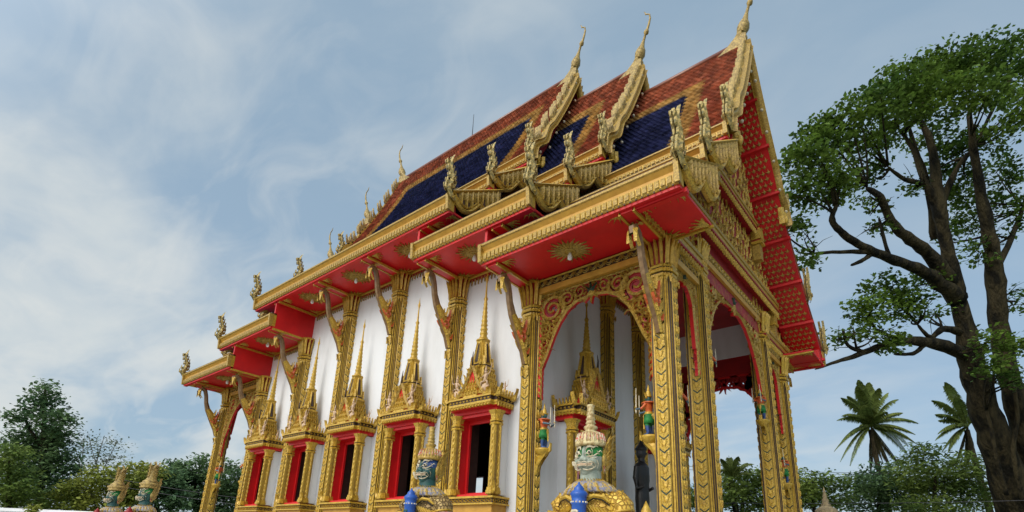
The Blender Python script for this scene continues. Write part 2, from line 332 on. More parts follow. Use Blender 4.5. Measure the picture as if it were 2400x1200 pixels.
def capital(mb, S, h, g=0, dk=1, col=2):
    rd = lambda f, z: [(x * f, y * f, z) for x, y in redent(h)]
    mb.loft([rd(1.0, S - .98), rd(1.12, S - .96), rd(1.12, S - .90)], g, False); mb.loft([rd(1.02, S - .90), rd(1.02, S - .86)], dk, False)
    mb.loft([rd(1.2, S - .86), rd(1.24, S - .83), rd(1.2, S - .78)], g, False); mb.loft([rd(1.03, S - .78), rd(1.03, S - .74)], dk, False)
    mb.loft([rd(1.1, S - .74), rd(1.16, S - .7), rd(1.04, S - .66)], g, False); mb.loft([rd(1.0, S - .66), rd(1.08, S - .3), rd(1.25, S - .06)], col, False)
    mb.loft([rd(1.36, S - .07), rd(1.4, S - .03), rd(1.4, S - .005)], g, False)
    for k in range(4):
        R4 = Matrix.Rotation(k * PI / 2, 4, 'Z')
        for i in range(5):
            u = (i - 2) * h * .42; st = len(mb.V)
            fn = lambda p, q, d: (p, -h * (1.02 if abs(i - 2) < 2 else .84) - d, q)
            pts = [(u, S - .68), (u * 1.05, S - .5), (u * 1.18, S - .28), (u * 1.32, S - .07)]
            f2 = lambda p, q, d, f=fn: (fn(p, q, d + max(0, (q - S + .66)) ** 1.5 * .22))
            mb.stroke(f2, pts, [h * .10, h * .15, h * .17, h * .06], .0, .05, g, -.03)
            mb.xform(R4, st)
            st = len(mb.V); mb.leaf(lambda p, q, d: (p, -h * 1.05 - d, q), (u, S - .98), -PI / 2, .16, h * .15, 0, .0, .03, g, n=4); mb.xform(R4, st)
CMATS = [GOLD, DARK, GOLDR, GREEN]
def column_mesh(S, h=0.25, faces=(0, 1, 2, 3)):
    mb = MB(); r = redent(h); zt = S - .97
    mb.prism(r, 1.3, zt, lambda p, q, t: (p, q, t), 0, shaftmats())
    for f, z0, z1 in ((1.25, 1.0, 1.12), (1.4, 1.0, 1.08), (1.15, 1.12, 1.3)): mb.prism([(x * f, y * f) for x, y in r], z0 + .002 * f, z1, lambda p, q, t: (p, q, t), 0)
    for k in faces:
        st = len(mb.V); chev(mb, lambda p, q, d: (p, -h - d, q), 1.35, zt - .02, h * .42)
        for s in (-1, 1):
            mb.stroke(lambda p, q, d: (p, -h - d, q), [(s * h * .44, 1.35), (s * h * .44, zt)], [h * .035] * 2, .0, .016, 0)
        mb.xform(Matrix.Rotation(k * PI / 2, 4, 'Z'), st)
    return mb.mesh('column', CMATS)
def capital_mesh(S, h=0.25):
    mb = MB(); capital(mb, S, h); return mb.mesh('capital', [GOLD, DARK, REDD])
CM = {}
def place_column(x, y, S, faces=(0, 1, 2, 3)):
    if S not in CM: CM[S] = (column_mesh(S), capital_mesh(S))
    c = link('column', CM[S][0], temple, TL(x, y)); link('capital', CM[S][1], c); return c
for i in range(8):
    place_column(CX[i], YN, CS[i]); place_column(CX[i], YF, CS[i])
SB = 9.35
for y in (12.15, 17.35): place_column(CX[7], y, SB); place_column(CX[0], y, SB)
for y in (13.85, 15.9): place_column(-8.12, y, 9.9)
# roof tiers ----------------------------------------------------------
def lerp(a, b, t): return (a[0] + (b[0] - a[0]) * t, a[1] + (b[1] - a[1]) * t)
def tilefield(mb, rnd, A, B, X0, X1, sag, fl, fr, top):
    L = math.hypot(B[0] - A[0], B[1] - A[1]); n = max(2, int(L / .125)); tw = .155
    ux, uz = (B[0] - A[0]) / L, (B[1] - A[1]) / L; nx, nz = (-abs(uz), abs(ux))
    def pt(s, x, lift):
        t = s / L; o = -sag * math.sin(PI * min(1, max(0, t))) + lift
        return (x, A[0] + ux * s + nx * o, A[1] + uz * s + nz * o)
    st = L / n
    for r in range(n):
        s0 = r * st; off = (r % 2) * tw / 2; k = int((X1 - X0) / tw) + 1
        for c in range(k):
            xa = max(X0, X0 + c * tw - off); xb = min(X1, X0 + (c + 1) * tw - off)
            if xb - xa < .04: continue
            xc = (xa + xb) / 2; e = 9
            if fl: e = min(e, xc - X0)
            if fr: e = min(e, X1 - xc)
            if top: e = min(e, s0 * .95)
            m = 0 if e < 1.2 else (1 if e < 1.75 else 2)
            j = random.uniform(-.006, .006); k2 = random.uniform(-.008, .008); e += random.uniform(-.05, .05)
            V = [pt(s0 - .02, xa, .012), pt(s0 - .02, xb, .012), pt(s0 + st * .72, xb, .044 + j), pt(s0 + st * 1.16, xc, .056 + j + k2), pt(s0 + st * .72, xa, .044 + j + k2), pt(s0 + st * .72, xb, .005), pt(s0 + st * 1.16, xc, .008), pt(s0 + st * .72, xa, .005)]
            mb.add(V, [(0, 1, 2, 3, 4), (2, 5, 6, 3), (3, 6, 7, 4)], m); q = random.random(); rnd += [q, q, q]
def fascia(mb, X0, X1, yo, S, h, ys=1, beads=True):
    # yo: face line; outward is -ys*Y ; mats 0 gold 1 pale 2 red 3 brown 4 orange
    k = h / .5
    O = [(-.1, -.05), (.05, -.05), (.05, .02)]; Gp = [(-.1, .02), (.08, .02), (.10, .05), (.10, .25 * k), (.06, .27 * k), (.06, .34 * k), (.13, .43 * k), (.165, .45 * k), (.165, .5 * k), (-.1, .5 * k)]
    fn = lambda p, q, t: (t, yo - ys * p, S + q)
    mb.prism([(-.1, -.05), (.05, -.05), (.05, .018), (-.1, .018)], X0 + .02, X1 - .02, fn, 2)
    mb.prism(Gp, X0, X1, fn, 0, [0, 1, 0, 1, 4, 4, 1, 1, 1, 1])
    mb.prism([(-.1, .503 * k), (.11, .503 * k), (.11, .503 * k + .06), (-.1, .503 * k + .06)], X0 + .01, X1 - .01, fn, 3)
    if beads:
        n = int((X1 - X0) / .13)
        for i in range(n):
            x = X0 + (i + .5) * (X1 - X0) / n
            mb.prism([(.101, .055), (.128, .07), (.134, .17 * k), (.115, .235 * k), (.101, .24 * k)], x - .047, x + .047, fn, 1)
            mb.prism([(.09, -.01), (.112, -.005), (.112, .018), (.09, .018)], x + .05, x + .08, fn, 3)
    for x in (X0 + .03, X1 - .03): mb.prism([(.03, .01), (.15, .02), (.19, .5 * k), (.03, .5 * k)], x - .05, x + .05, fn, 1)
FMATS = [GOLD, GOLDP, RED, BROWN, GOLDO]
def naga_mesh():
    mb = MB(); fn0 = lambda p, q, d: (d, p, q)
    for sgn in (1, -1):
        fn = lambda p, q, d: (sgn * d, p, q)
        body = [(.22, -.12), (.06, -.02), (-.06, .12), (-.02, .34), (.05, .52), (.03, .72), (-.07, .90), (-.12, 1.08), (-.06, 1.25), (0.0, 1.42)]
        mb.stroke(fn, body, [.06, .11, .13, .12, .095, .08, .068, .055, .035, .004], .03, .11, 0)
        for (x, y, a, L, b) in [(.08, .1, .6, .34, .9), (.12, .3, .9, .30, .9), (.12, .48, 1.0, .28, .8), (.1, .66, 1.1, .26, .8), (.02, .84, 1.1, .24, .7), (-.04, 1.0, 1.2, .2, .6),
                                (-.18, .12, 2.3, .22, -1.0), (-.14, .34, 2.2, .2, -1.0), (-.06, .58, 2.2, .2, -.9), (-.14, .82, 2.4, .18, -1), (-.19, 1.02, 2.6, .16, -1.2), (-.14, 1.12, 2.9, .14, .8)]:
            mb.leaf(fn, (x, y), a, L, .075, b, .02, .075, 1 if x > 0 else 0, n=5)
        mb.scroll(fn, (-.05, .2), .11, 1.3, 0, 1, .03, .1, .14, 1); mb.scroll(fn, (.03, .55), .08, 1.2, 1, -1, .025, .09, .12, 1)
    return mb.mesh('naga_finial', [GLASSY, GOLDW])
NAGA = naga_mesh()
def chofa_mesh():
    mb = MB(); k = .80
    P = [(-.95, -.16, .06), (-.6, .0, .09), (-.3, .18, .13), (-.1, .4, .17), (.02, .66, .25), (.08, .86, .21), (.13, 1.06, .12), (.22, 1.35, .065), (.32, 1.66, .055), (.36, 1.74, .12), (.40, 1.84, .11), (.44, 1.92, .06), (.53, 2.2, .055), (.60, 2.5, .045), (.58, 2.75, .035), (.46, 2.86, .03), (.38, 2.9, .03), (.36, 3.02, .025), (.30, 3.14, .008)]
    mb.tube([(x * k, 0, z * k) for x, z, r in P], [r * k for x, z, r in P], 10, 0)
    for s in (-1, 1):
        fn = lambda p, q, d: (p, s * d, q)
        mb.leaf(fn, (-.06, .36), 1.0, .42, .1, .5, .1, .17, 0); mb.leaf(fn, (.02, .3), 1.9, .3, .08, -.8, .1, .16, 0)
        mb.prism([(-1.0, -.3), (.05, -.34), (.1, .2), (-.1, .35), (-.5, .0)], .02, .1, fn, 0)
    return mb.mesh('roof_finial', [GOLDW, GOLDP])
CHOFA = chofa_mesh()
def tier(R, S, X0, X1, Xa, Xb, fl, fr, vis):
    """roof over X0..X1 (gable ends where fl / fr), eave soffit at height S"""
    et = S + .52; D = R - et; z3 = R - .61 * D; z2 = R - .835 * D; y3, y2 = 12.0, 10.2
    tp = Vector((0, 0, 0)); mbd = MB()
    segs = [((YC, R), (y3, z3), .16), ((y3 + .25, z3 - .42), (y2, z2), .03), ((y2 + .25, z2 - .42), (E1 - .06, et), .03)]
    segf = [segs[0], ((y3 + .03, z3 - .07), (y2, z2), .03), ((y2 + .03, z2 - .07), (E1 - .06, et), .03)]
    for ys in (1, -1):
        Y = lambda y: YC + (y - YC) * ys
        for (A, B, sg) in (segs if ys == 1 else segf):
            n = 6; up = []; lo = []
            L = math.hypot(B[0] - A[0], B[1] - A[1]); nx, nz = -abs(B[1] - A[1]) / L, abs(B[0] - A[0]) / L
            for i in range(n + 1):
                p = lerp(A, B, i / n); o = -sg * math.sin(PI * i / n); p = (p[0] + nx * o, p[1] + nz * o)
                up.append((Y(p[0]), p[1])); lo.append((Y(p[0] + .0), p[1] - .14))
            mbd.prism(up + lo[::-1], X0 + .04, X1 - .04, lambda p, q, t: (t, p, q), 0 if ys == 1 else 1, sm=False)
    mbd.tube([(X0 + .1, YC, R + .03), (X1 - .1, YC, R + .03)], [.10, .10], 8, 2)
    root = tpart(mbd, 'roof_tier', [REDD, REDD, T_RED])
    mb = MB(); rnd = []
    for i, (A, B, sg) in enumerate(segs): tilefield(mb, rnd, A, B, vis[0], vis[1], sg, fl, fr, i == 0)
    mb.build('roof_tiles', [T_RED, T_GOLD, T_BLUE], root, rnd=rnd)
    mb = MB(); rn2 = []
    for A, B, sg in segs[:1]:
        n = 24
        for r in range(n):
            a, b = lerp(A, B, r / n), lerp(A, B, (r + 1) / n); o = lambda t: -sg * math.sin(PI * t)
            mb.add([(x, 2 * YC - y - o(t) * .9 * 1 + .03, z + .02 + lift) for x, y, z, t, lift in ((X0, a[0], a[1], r / n, 0), (X1, a[0], a[1], r / n, 0), (X1, b[0], b[1], (r + 1) / n, .03), (X0, b[0], b[1], (r + 1) / n, .03))], [(0, 1, 2, 3)], 0); rn2.append(random.random())
    for A, B, sg in segf[1:]: mb.add([(X0, 2 * YC - A[0], A[1] + .03), (X1, 2 * YC - A[0], A[1] + .03), (X1, 2 * YC - B[0], B[1] + .03), (X0, 2 * YC - B[0], B[1] + .03)], [(0, 1, 2, 3)], 0); rn2.append(.5)
    mb.build('roof_tiles', [T_RED, T_GOLD, T_BLUE], root, rnd=rn2)
    for ys in (1, -1):
        Y = lambda y: YC + (y - YC) * ys
        mb = MB(); fascia(mb, Xa, Xb, Y(E1), S, .5, ys, ys == 1)
        mb.build('eave_fascia', FMATS, root)
        for (y, z) in ((y3, z3 - .36), (y2, z2 - .36)) if ys == 1 else ():
            mb = MB(); fascia(mb, X0 + .02, X1 - .02, Y(y), z, .36, ys, ys == 1); mb.build('skirt_fascia', FMATS, root)
    # gable ends
    for Xg, sg, on in ((X0, -1, fl), (X1, 1, fr)):
        if not on: continue
        f = link('roof_finial', CHOFA, root, (Xg - .05 * sg, YC, R + .05), 0 if sg == 1 else PI)
        for ys in (1, -1):
            Y = lambda y: YC + (y - YC) * ys
            fn = lambda p, q, d: (Xg + sg * (d - .02), Y(p), q)
            mb = MB(); n = 26; pts = []; ws = []
            L = math.hypot(YC - y3, R - z3); nx, nz = -(R - z3) / L, (YC - y3) / L
            for i in range(n + 1):
                t = i / n; p = lerp((YC, R - .05), (y3 - .12, z3 - .04), t); wv = -.14 * math.sin(PI * t) - .10
                if t > .62: wv += .13 * math.sin((t - .62) / .38 * 3.2 * PI) * (t - .5) * 2
                pts.append((p[0] + nx * wv, p[1] + nz * wv)); ws.append((.12 + .12 * max(0, t - .6)) * (1 if ys == 1 else .42))
            mb.stroke(fn, pts, ws, .06, .13, 0, -.06)
            mb.stroke(fn, [(p[0] - nx * w_ * .8, p[1] - nz * w_ * .8) for p, w_ in zip(pts, ws)], [.045] * (n + 1), .08, .2, 1, .02)
            mb.stroke(fn, [(p[0] + nx * w_ * .75, p[1] + nz * w_ * .75) for p, w_ in zip(pts, ws)], [.04] * (n + 1), .08, .18, 1, .02)
            ang = math.atan2(nz, nx)
            nf = 17
            for i in range(nf):
                t = .06 + (i + .5) / nf * .88; q = pts[int(t * n)]
                mb.leaf(lambda p, q2, d: (Xg + sg * (d - .03), Y(p), q2), (q[0] + nx * .10, q[1] + nz * .10), ang - .65, .52, .10, -.5, .0, .08, 3, -.05)
            for i in range(7):      # pale bosses along the inner edge
                q = pts[int((i + .7) / 7 * n)]
                mb.ball((Xg + sg * .10, Y(q[0] - nx * .3), q[1] - nz * .3), (.05, .06, .05), 2, 6, 5); 
            mb.ball((Xg + sg * .1, Y(pts[-1][0] + .5), pts[-1][1] - .05), (.09, .09, .16), 0, 8, 6)
            mb.leaf(fn, (pts[-2][0] + .62, pts[-2][1] + .1), -PI / 2, .62, .12, .3, .05, .12, 0, -.04); mb.leaf(fn, (pts[-2][0] + .4, pts[-2][1] + .05), -PI / 2 - .3, .45, .1, .5, .05, .12, 0, -.04)
            mb.build('bargeboard', [GOLDR, GOLDP, IVORY, GOLDW], root)
            # skirt end panels
            for (yi, zi, yo, zo) in ((y3 + .25, z3 - .40, y2, z2), (y2 + .25, z2 - .40, E1 - .05, et)) if ys == 1 else ():
                mb = MB(); top = [(yo - .05, zo + .02), (yi + .15, zi + .12)]; m_ = 24; bot = []
                for i in range(m_ + 1):
                    t = i / m_; p = lerp((yi + .1, zi - .62), (yo - .02, zo - .22), t); wv = .14 - .34 * abs(math.sin(t * 2.0 * PI + .25))
                    bot.append((p[0], p[1] + wv - .1 * math.sin(PI * t)))
                mb.prism(top + bot, -.06, .05, fn, 3); mb.stroke(fn, bot, [.06] * len(bot), .08, .14, 1, .0); mb.stroke(fn, [(b[0], b[1] + .13) for b in bot], [.03] * len(bot), .08, .12, 1, .05)
                mb.stroke(fn, [(p[0], p[1] + .02) for p in (lerp(top[0], top[1], k / 5) for k in range(6))], [.05] * 6, .08, .16, 1, 0)
                for i in range(9):
                    p = lerp(top[0], top[1], (i + .8) / 10); q = bot[m_ - int((i + .8) / 10 * m_)]; Lz = p[1] - q[1] - .12
                    if Lz > .1: mb.leaf(fn, (p[0], p[1] - .04), -PI / 2, Lz, .105, 0, .06, .16, 0, .05); mb.leaf(fn, (p[0] + .1, p[1] - .0), -PI / 2, Lz * .6, .07, 0, .06, .14, 0, .05)
                mb.box(min(Xg - sg * .3, Xg - sg * .06), max(Xg - sg * .3, Xg - sg * .06), min(Y(yo + .06), Y(yo + .26)), max(Y(yo + .06), Y(yo + .26)), zo - .52, zo - .05, 2)
                for i in range(3): mb.leaf(fn, (yi - .1 - .16 * i, zi - .55 - .05 * i), -PI / 2 + .2 * i, .55, .09, -.6, .02, .1, 0, -.05)
                mb.build('gable_skirt_panel', [GOLDP, GOLDR, REDD, BROWN], root)
            for (y, z) in ((y3 - .12, z3 - .05), (y2 - .1, z2 - .05), (E1 - .14, et - .05)):
                link('naga_finial', NAGA, root, (Xg + sg * .03, Y(y), z), 0 if ys == 1 else PI).scale = (.9, .82, .9)
        if Xg < -4:
            mb = MB(); gp = [(y3 + .1, z3 - .3), (YC, R - .25), (2 * YC - y3 - .1, z3 - .3)]
            mb.prism(gp, Xg - sg * .62, Xg - sg * .5, lambda p, q, t: (t, p, q), 0); mb.build('gable_panel', REDD, root)
    return dict(z3=z3, z2=z2, y3=y3, y2=y2, et=et, R=R)
tier(20.68, S1, -21.3, -9.9, -21.3, -9.9, True, True, (-21.3, -9.9))
tier(19.17, S2, -11.3, -7.0, -11.3, -7.0, False, True, (-10.6, -7.0))
T3 = tier(17.75, S3, -8.6, -3.35, -8.55, -3.35, False, True, (-8.0, -3.35))
tier(19.17, S2, -24.15, -19.6, -24.15, -19.6, True, False, (-24.15, -20.6))
tier(17.75, S3, -27.55, -22.7, -27.55, -22.7, True, False, (-27.55, -23.2))
mb = MB(); mb.tube([(-15.9, YC, 20.7), (-15.9, YC, 22.1)], [.02, .012], 6); tpart(mb, 'lightning_rod', CABLE)
# soffits -------------------------------------------------------------
def rosette_mesh():
    mb = MB()
    fn = lambda p, q, d: (p, q, -d)
    for i in range(22):
        a = 2 * PI * i / 22; mb.leaf(fn, (.16 * math.cos(a), .16 * math.sin(a)), a, .38 if i % 2 else .31, .085, .3, .005, .04, 0, n=5); mb.leaf(fn, (.12 * math.cos(a + .1), .12 * math.sin(a + .1)), a + .1, .22, .045, 0, .02, .05, 0, n=4)
    for r0, d in ((.24, .03), (.15, .055), (.08, .07)): mb.lathe([(r0, -d + .03), (r0, -d), (r0 - .03, -d - .012), (r0 - .05, -d)], n=20)
    return mb.mesh('ceiling_rosette', [GOLDP])
ROS = rosette_mesh()
mb = MB(); mb.lathe([(.03, -.06), (.035, -.1), (.055, -.15), (.06, -.2), (.045, -.245), (.01, -.265)], n=10); LAMP = mb.mesh('light_bulb', [BULB])
def soffit(Xa, Xb, S, cuts, ends, ys):
    Y = lambda y: YC + (y - YC) * ys
    mb = MB(); ym, yM = sorted((Y(E1 + .02), Y(10.32)))
    mb.box(Xa + .05, Xb - .05, ym, yM, S + .02, S + .08, 0)
    for c in cuts:
        mb.box(c - .16, c + .16, ym, yM, S - .10, S + .019, 0)
        for s in (-1, 1): mb.box(c + s * .16 - .025, c + s * .16 + .025, ym, yM, S - .125, S - .05, 1); 
    cs = [Xa + .05] + list(cuts) + [Xb - .05]; fn = lambda p, q, d: (p, q, S + .02 - d)
    a, b = sorted((Y(10.25), Y(10.31))); mb.box(Xa, Xb, a, b, S - .03, S + .018, 1)
    for i in range(len(cs) - 1):
        x0, x1 = cs[i] + (.19 if i else .05), cs[i + 1] - (.19 if i < len(cs) - 2 else .05)
        if x1 - x0 < .7: continue
        for (cx, cy, sx, sy) in ((x0, Y(10.22), 1, -ys), (x1, Y(10.22), -1, -ys), (x0, Y(8.72), 1, ys), (x1, Y(8.72), -1, ys)):
            mb.add([fn(cx, cy, .012), fn(cx + sx * .42, cy, .006), fn(cx + sx * .16, cy + sy * .14, .02), fn(cx, cy + sy * .36, .006)], [(0, 1, 2, 3)], 2)
            for a_ in (.25, .6, 1.0, 1.35): mb.leaf(fn, (cx, cy), math.atan2(sy * math.sin(a_), sx * math.cos(a_)), .4, .05, .4 * sx, .01, .035, 2, n=4)
    for (x, s) in ends:
        mb.box(x - .04, x + .04, ym, yM, S + .02, S + 1.12, 0)
    o = tpart(mb, 'soffit', [RED, GOLD, GOLDR])
    for i in range(len(cs) - 1):
        if cs[i + 1] - cs[i] > 2.0:
            r = link('ceiling_rosette', ROS, o, ((cs[i] + cs[i + 1]) / 2, Y(9.33), S + .018)); link('light_bulb', LAMP, o, ((cs[i] + cs[i + 1]) / 2, Y(9.33), S + .018))
for ys in (1, -1):
    soffit(-21.3, -9.9, S1, [CX[2] + .1, CX[3], CX[4], CX[5]], [], ys)
    soffit(-11.3, -7.0, S2, [CX[5] + .02, CX[6]], [(-11.25, -1)], ys); soffit(-24.15, -19.6, S2, [CX[1], CX[2] - .02], [(-19.65, 1)], ys)
    soffit(-8.55, -3.35, S3, [CX[6] - .1, CX[7]], [(-8.5, -1)], ys); soffit(-27.55, -22.7, S3, [CX[0], CX[1] - .02], [(-22.75, 1)], ys)
# drip trim along the wall head
mb = MB()
def drip(a, b, S, fn, band=.16, dk=0):
    mb.add([fn(p, q, .03) for p, q in ((a, S), (b, S), (b, S - band), (a, S - band))], [(0, 1, 2, 3)], dk)
    mb.stroke(fn, [(a, S - .03), (b, S - .03)], [.03] * 2, .03, .07, 1, 0)
    n = int((b - a) / .13)
    for i in range(n):
        x = a + (i + .5) * (b - a) / n
        mb.leaf(fn, (x, S - band + .06), -PI / 2, .2, .05, 0, .025, .05, 2, 0, n=4)
for i in range(1, 6):
    S = [0, S2, S1, S1, S1, S2][i]
    drip(CX[i] + .26, CX[i + 1] - .26, S - .01, front(10.3))
drip(10.5, 19.0, 9.9, side(-8.12), .25)
tpart(mb, 'wall_trim', [REDD, GOLD, GOLDW])
# brackets ------------------------------------------------------------
def bracket_mesh():
    mb = MB(); pts = [(0.05, -2.25), (.10, -1.95), (.22, -1.62), (.40, -1.35), (.60, -1.1), (.72, -.8), (.78, -.5), (.86, -.28), (.98, -.2), (1.09, -.28), (1.12, -.42)]
    wd = [.03, .10, .17, .15, .10, .075, .07, .075, .085, .075, .03]
    for s in (1, -1):
        fn = lambda p, q, d: (s * d, -p, q)
        mb.stroke(fn, pts[:5], wd[:5], .05, .09, 1); mb.stroke(fn, pts[3:], wd[3:], .05, .085, 0)
        for (x, z, a, L, W, b, m) in [(.1, -1.9, .5, .32, .09, .8, 1), (.18, -1.7, .3, .36, .09, .9, 2), (.26, -1.5, .2, .34, .08, .9, 1), (.12, -1.85, 1.7, .42, .09, -.5, 1), (.2, -1.5, 1.9, .42, .09, -.4, 2), (.3, -1.36, 1.9, .34, .07, -.3, 1), (.1, -1.5, 1.8, .5, .08, -.2, 1),
                                      (1.08, -.3, -1.2, .34, .09, -.5, 1), (1.12, -.36, -1.9, .34, .08, -.5, 1), (1.0, -.12, 2.6, .2, .06, .8, 1), (.06, -2.0, 2.2, .2, .07, -.8, 2), (.05, -2.3, -1.6, .25, .07, 0, 1)]:
            mb.leaf(fn, (x, z), a, L, W, b, .05, .12, m, n=5)
        mb.scroll(fn, (.26, -1.6), .12, 1.3, 1, 1, .035, .09, .13, 2)
    fn = lambda p, q, d: (d, -p, q); L = MB(); 
    mb.stroke(fn, pts, [w_ * .95 for w_ in wd], -.05, -.05, 0, .05)
    return mb.mesh('eave_bracket', [BROWNG, GOLDR, ORANGE])
BRK = bracket_mesh()
for i in range(8):
    link('eave_bracket', BRK, temple, TL(CX[i], YN - .27, CS[i] - .06)); link('eave_bracket', BRK, temple, TL(CX[i], YF + .27, CS[i] - .06), PI)
# porch beams, swag trims, fretwork ------------------------------------
def fret_mesh(w, H, seed=3):
    mb = MB(); rr = random.Random(seed); k = min(1.0, w / 1.5); fn0 = lambda p, q, d: (p, -d, q)
    bx = [(0, -.40 * k), (.28 * w, -.46 * k), (.46 * w, -.62 * k), (.62 * w, -.92 * k), (.74 * w, -1.28 * k), (.85 * w, -1.7), (.93 * w, -H * .9), (.985 * w, -H)]
    def edge(u):
        for i in range(len(bx) - 1):
            if bx[i][0] <= u <= bx[i + 1][0]:
                return bx[i][1] + (bx[i + 1][1] - bx[i][1]) * (u - bx[i][0]) / max(1e-6, bx[i + 1][0] - bx[i][0])
        return -H
    sc = [(.22 * w, -.20 * k, .19 * k), (.46 * w, -.30 * k, .27 * k), (.76 * w, -.46 * k, .40 * k), (.90 * w, -1.0 * k, .25 * k), (.80 * w, -.98 * k, .2 * k), (.92 * w, -1.36 * k, .19 * k), (.95 * w, -1.66 * k, .14 * k), (.97 * w, -1.9, .1), (.93 * w, -.12 * k, .13 * k), (.6 * w, -.1 * k, .12 * k)]
    for s in (1, -1):
        fn = lambda p, q, d: (s * p, -d, q)
        for i, (x, y, r) in enumerate(sc):
            sg = 1 if i % 2 else -1; a0 = 2.2 + i * .8
            mb.scroll(fn, (x, y), r, 2.0 if r > .2 else 1.5, a0, sg, r * .20 + .03, .0, .0, 3, -.05, 3)
            mb.scroll(fn, (x, y), r, 2.0 if r > .2 else 1.5, a0, sg, r * .105 + .010, .03, .075, 0, -.0, 1)
            nl = 12 if r > .2 else 8
            for j in range(nl):
                a = 2 * PI * j / nl + i; px, py = x + r * .82 * math.cos(a), y + r * .82 * math.sin(a)
                if px > w * .98 or px < 0 or py > -.01 or py < edge(px) - .05: continue
                mb.leaf(fn, (px, py), a + sg * .9, r * .62, r * .10 + .010, sg * 1.1, .02, .07, 0, -.0, mb=1); mb.leaf(fn, (px, py), a + sg * .9, r * .68, r * .2 + .02, sg * 1.1, .0, .0, 3, -.045, mb=3)
        for _ in range(int(130 * w)):
            u = rr.uniform(0, w); v = rr.uniform(-H, -.02)
            if v < edge(u) + .03: continue
            if any(math.hypot(u - x, v - y) < r * .8 for x, y, r in sc): continue
            mb.leaf(fn, (u, v), rr.uniform(0, 6.28), rr.uniform(.14, .28) * max(.6, k), .028, rr.uniform(-2, 2), .01, .06, 0, -.02, mb=3)
        mb.stroke(fn, [(a, b + .02) for a, b in bx], [.04] * len(bx), .03, .075, 0, -.06, 1)
        mb.stroke(fn, [(w - .03, -.02), (w - .03, -H - .6)], [.035, .035], .03, .06, 1, -.05, 1)
        for i in range(int((H + .6) / .16)): mb.leaf(fn, (w - .02, -.05 - i * .16), -PI / 2 - .75, .24, .05, .9, .03, .075, 0, -.04, mb=1)
        mb.stroke(fn, [(0, -.02), (w, -.02)], [.03] * 2, .03, .06, 0, -.05, 1)
    cs_ = .075; nu_ = int(w / cs_)
    for s in (1, -1):
        for iu in range(nu_):
            for iv in range(int(H / cs_)):
                u, v = (iu + .5) * cs_, -(iv + .5) * cs_
                if v < edge(u) + .08 or rr.random() > .80: continue
                mb.add([(s * (u + a * cs_ * .5), .0 + .02, v + b * cs_ * .5) for a, b in ((-1, -1), (1, -1), (1, 1), (-1, 1))], [(0, 1, 2, 3)], 3)
    fn = fn0
    for a in (-PI / 2, -PI / 2 - .7, -PI / 2 + .7): mb.leaf(fn, (0, -.30 * k), a, .32 * k, .08 * k, 0, .04, .1, 0, -.05, mb=1)
    for a in (PI / 2, PI / 2 + .8, PI / 2 - .8): mb.leaf(fn, (0, -.3 * k), a, .24 * k, .07 * k, 0, .05, .11, 2, -.05, mb=1)
    return mb.mesh('fretwork_arch', [GOLDP, RED, GREEN, REDD])
FR = {}
def fret(cx, cy, ztop, w, H, rz):
    key = (round(w, 2), H)
    if key not in FR: FR[key] = fret_mesh(w, H)
    return link('fretwork_arch', FR[key], temple, TL(cx, cy, ztop), rz)
def swagbeam(mb, a, b, fn, zt, face=0.0):
    # dark swag band then an orange beam, hanging from zt
    mb.prism([(a, zt - .24), (b, zt - .24), (b, zt - .01), (a, zt - .01)], -.16, .06, fn, 1)
    mb.prism([(a, zt - .40), (b, zt - .40), (b, zt - .242), (a, zt - .242)], -.12, .08, fn, 0)
    mb.stroke(fn, [(a, zt - .03), (b, zt - .03)], [.025] * 2, .06, .1, 2, .0)
    n = max(2, int((b - a) / .22)); sw = (b - a) / n
    for i in range(n):
        x = a + (i + .5) * sw
        for r in (.95, .6): mb.stroke(fn, [(x + sw * .48 * r * math.cos(t), zt - .08 - .13 * r * math.sin(t)) for t in (0, .6, 1.2, 1.57, 1.94, 2.54, PI)], [.014] * 7, .065, .085, 3)
        mb.leaf(fn, (a + i * sw, zt - .06), -PI / 2, .17, .03, 0, .07, .1, 3, n=4)
XA, XB = CX[6] + .25, CX[7] - .25
BMATS = [GOLDO, DARK, GOLD, GOLDP, REDD, WHITE]
def beam(a, b, fn, zt):
    mb = MB(); swagbeam(mb, a, b, fn, zt); tpart(mb, 'porch_beam', BMATS)
for (a, b) in ((XA, XB), (CX[0] + .25, CX[1] - .25)):
    beam(a, b, front(YN - .1), S3); beam(a, b, lambda p, q, d: (p, YF + .1 + d, q), S3)
def slab(name, *bx):
    mb = MB(); mb.box(*bx[:6], bx[6]); tpart(mb, name, BMATS)
slab('valance', XA, XB, YF - .16, YF - .02, 8.06, 8.7, 4); slab('porch_wall', XA - .3, XB + .3, YF - .2, YF - .05, 8.7, 9.9, 5); slab('porch_wall', XA - .3, XB + .3, YN + .05, YN + .2, 8.47, 9.9, 5)
slab('porch_ceiling', CX[6] + .02, CX[7] + .2, YN + .2, YF - .2, 9.9, 9.98, 4); slab('porch_ceiling', CX[0] - .2, CX[1] - .02, YN + .02, YF - .02, 8.5, 8.58, 4)
for (a, b, zt) in ((YN + .25, 12.15 - .25, S3), (12.4, 17.1, SB), (17.6, YF - .25, S3)):
    beam(a, b, side(CX[7] + .12), zt); beam(a, b, lambda p, q, d: (CX[0] - .12 - d, p, q), zt)
    slab('lintel', CX[7] - .1, CX[7] + .05, a, b, zt, zt + .6, 4)
slab('porch_wall', CX[7] - .28, CX[7] - .1, YN + .2, YF - .2, 9.3, 9.95, 4)
zf = S3 - .40
for y, rz in ((YN - .02, 0), (YF + .02, PI)):
    fret((XA + XB) / 2, y, zf, (XB - XA) / 2, 2.15, rz); fret((CX[0] + CX[1]) / 2, y, zf, (CX[1] - CX[0] - .5) / 2, 2.15, rz)
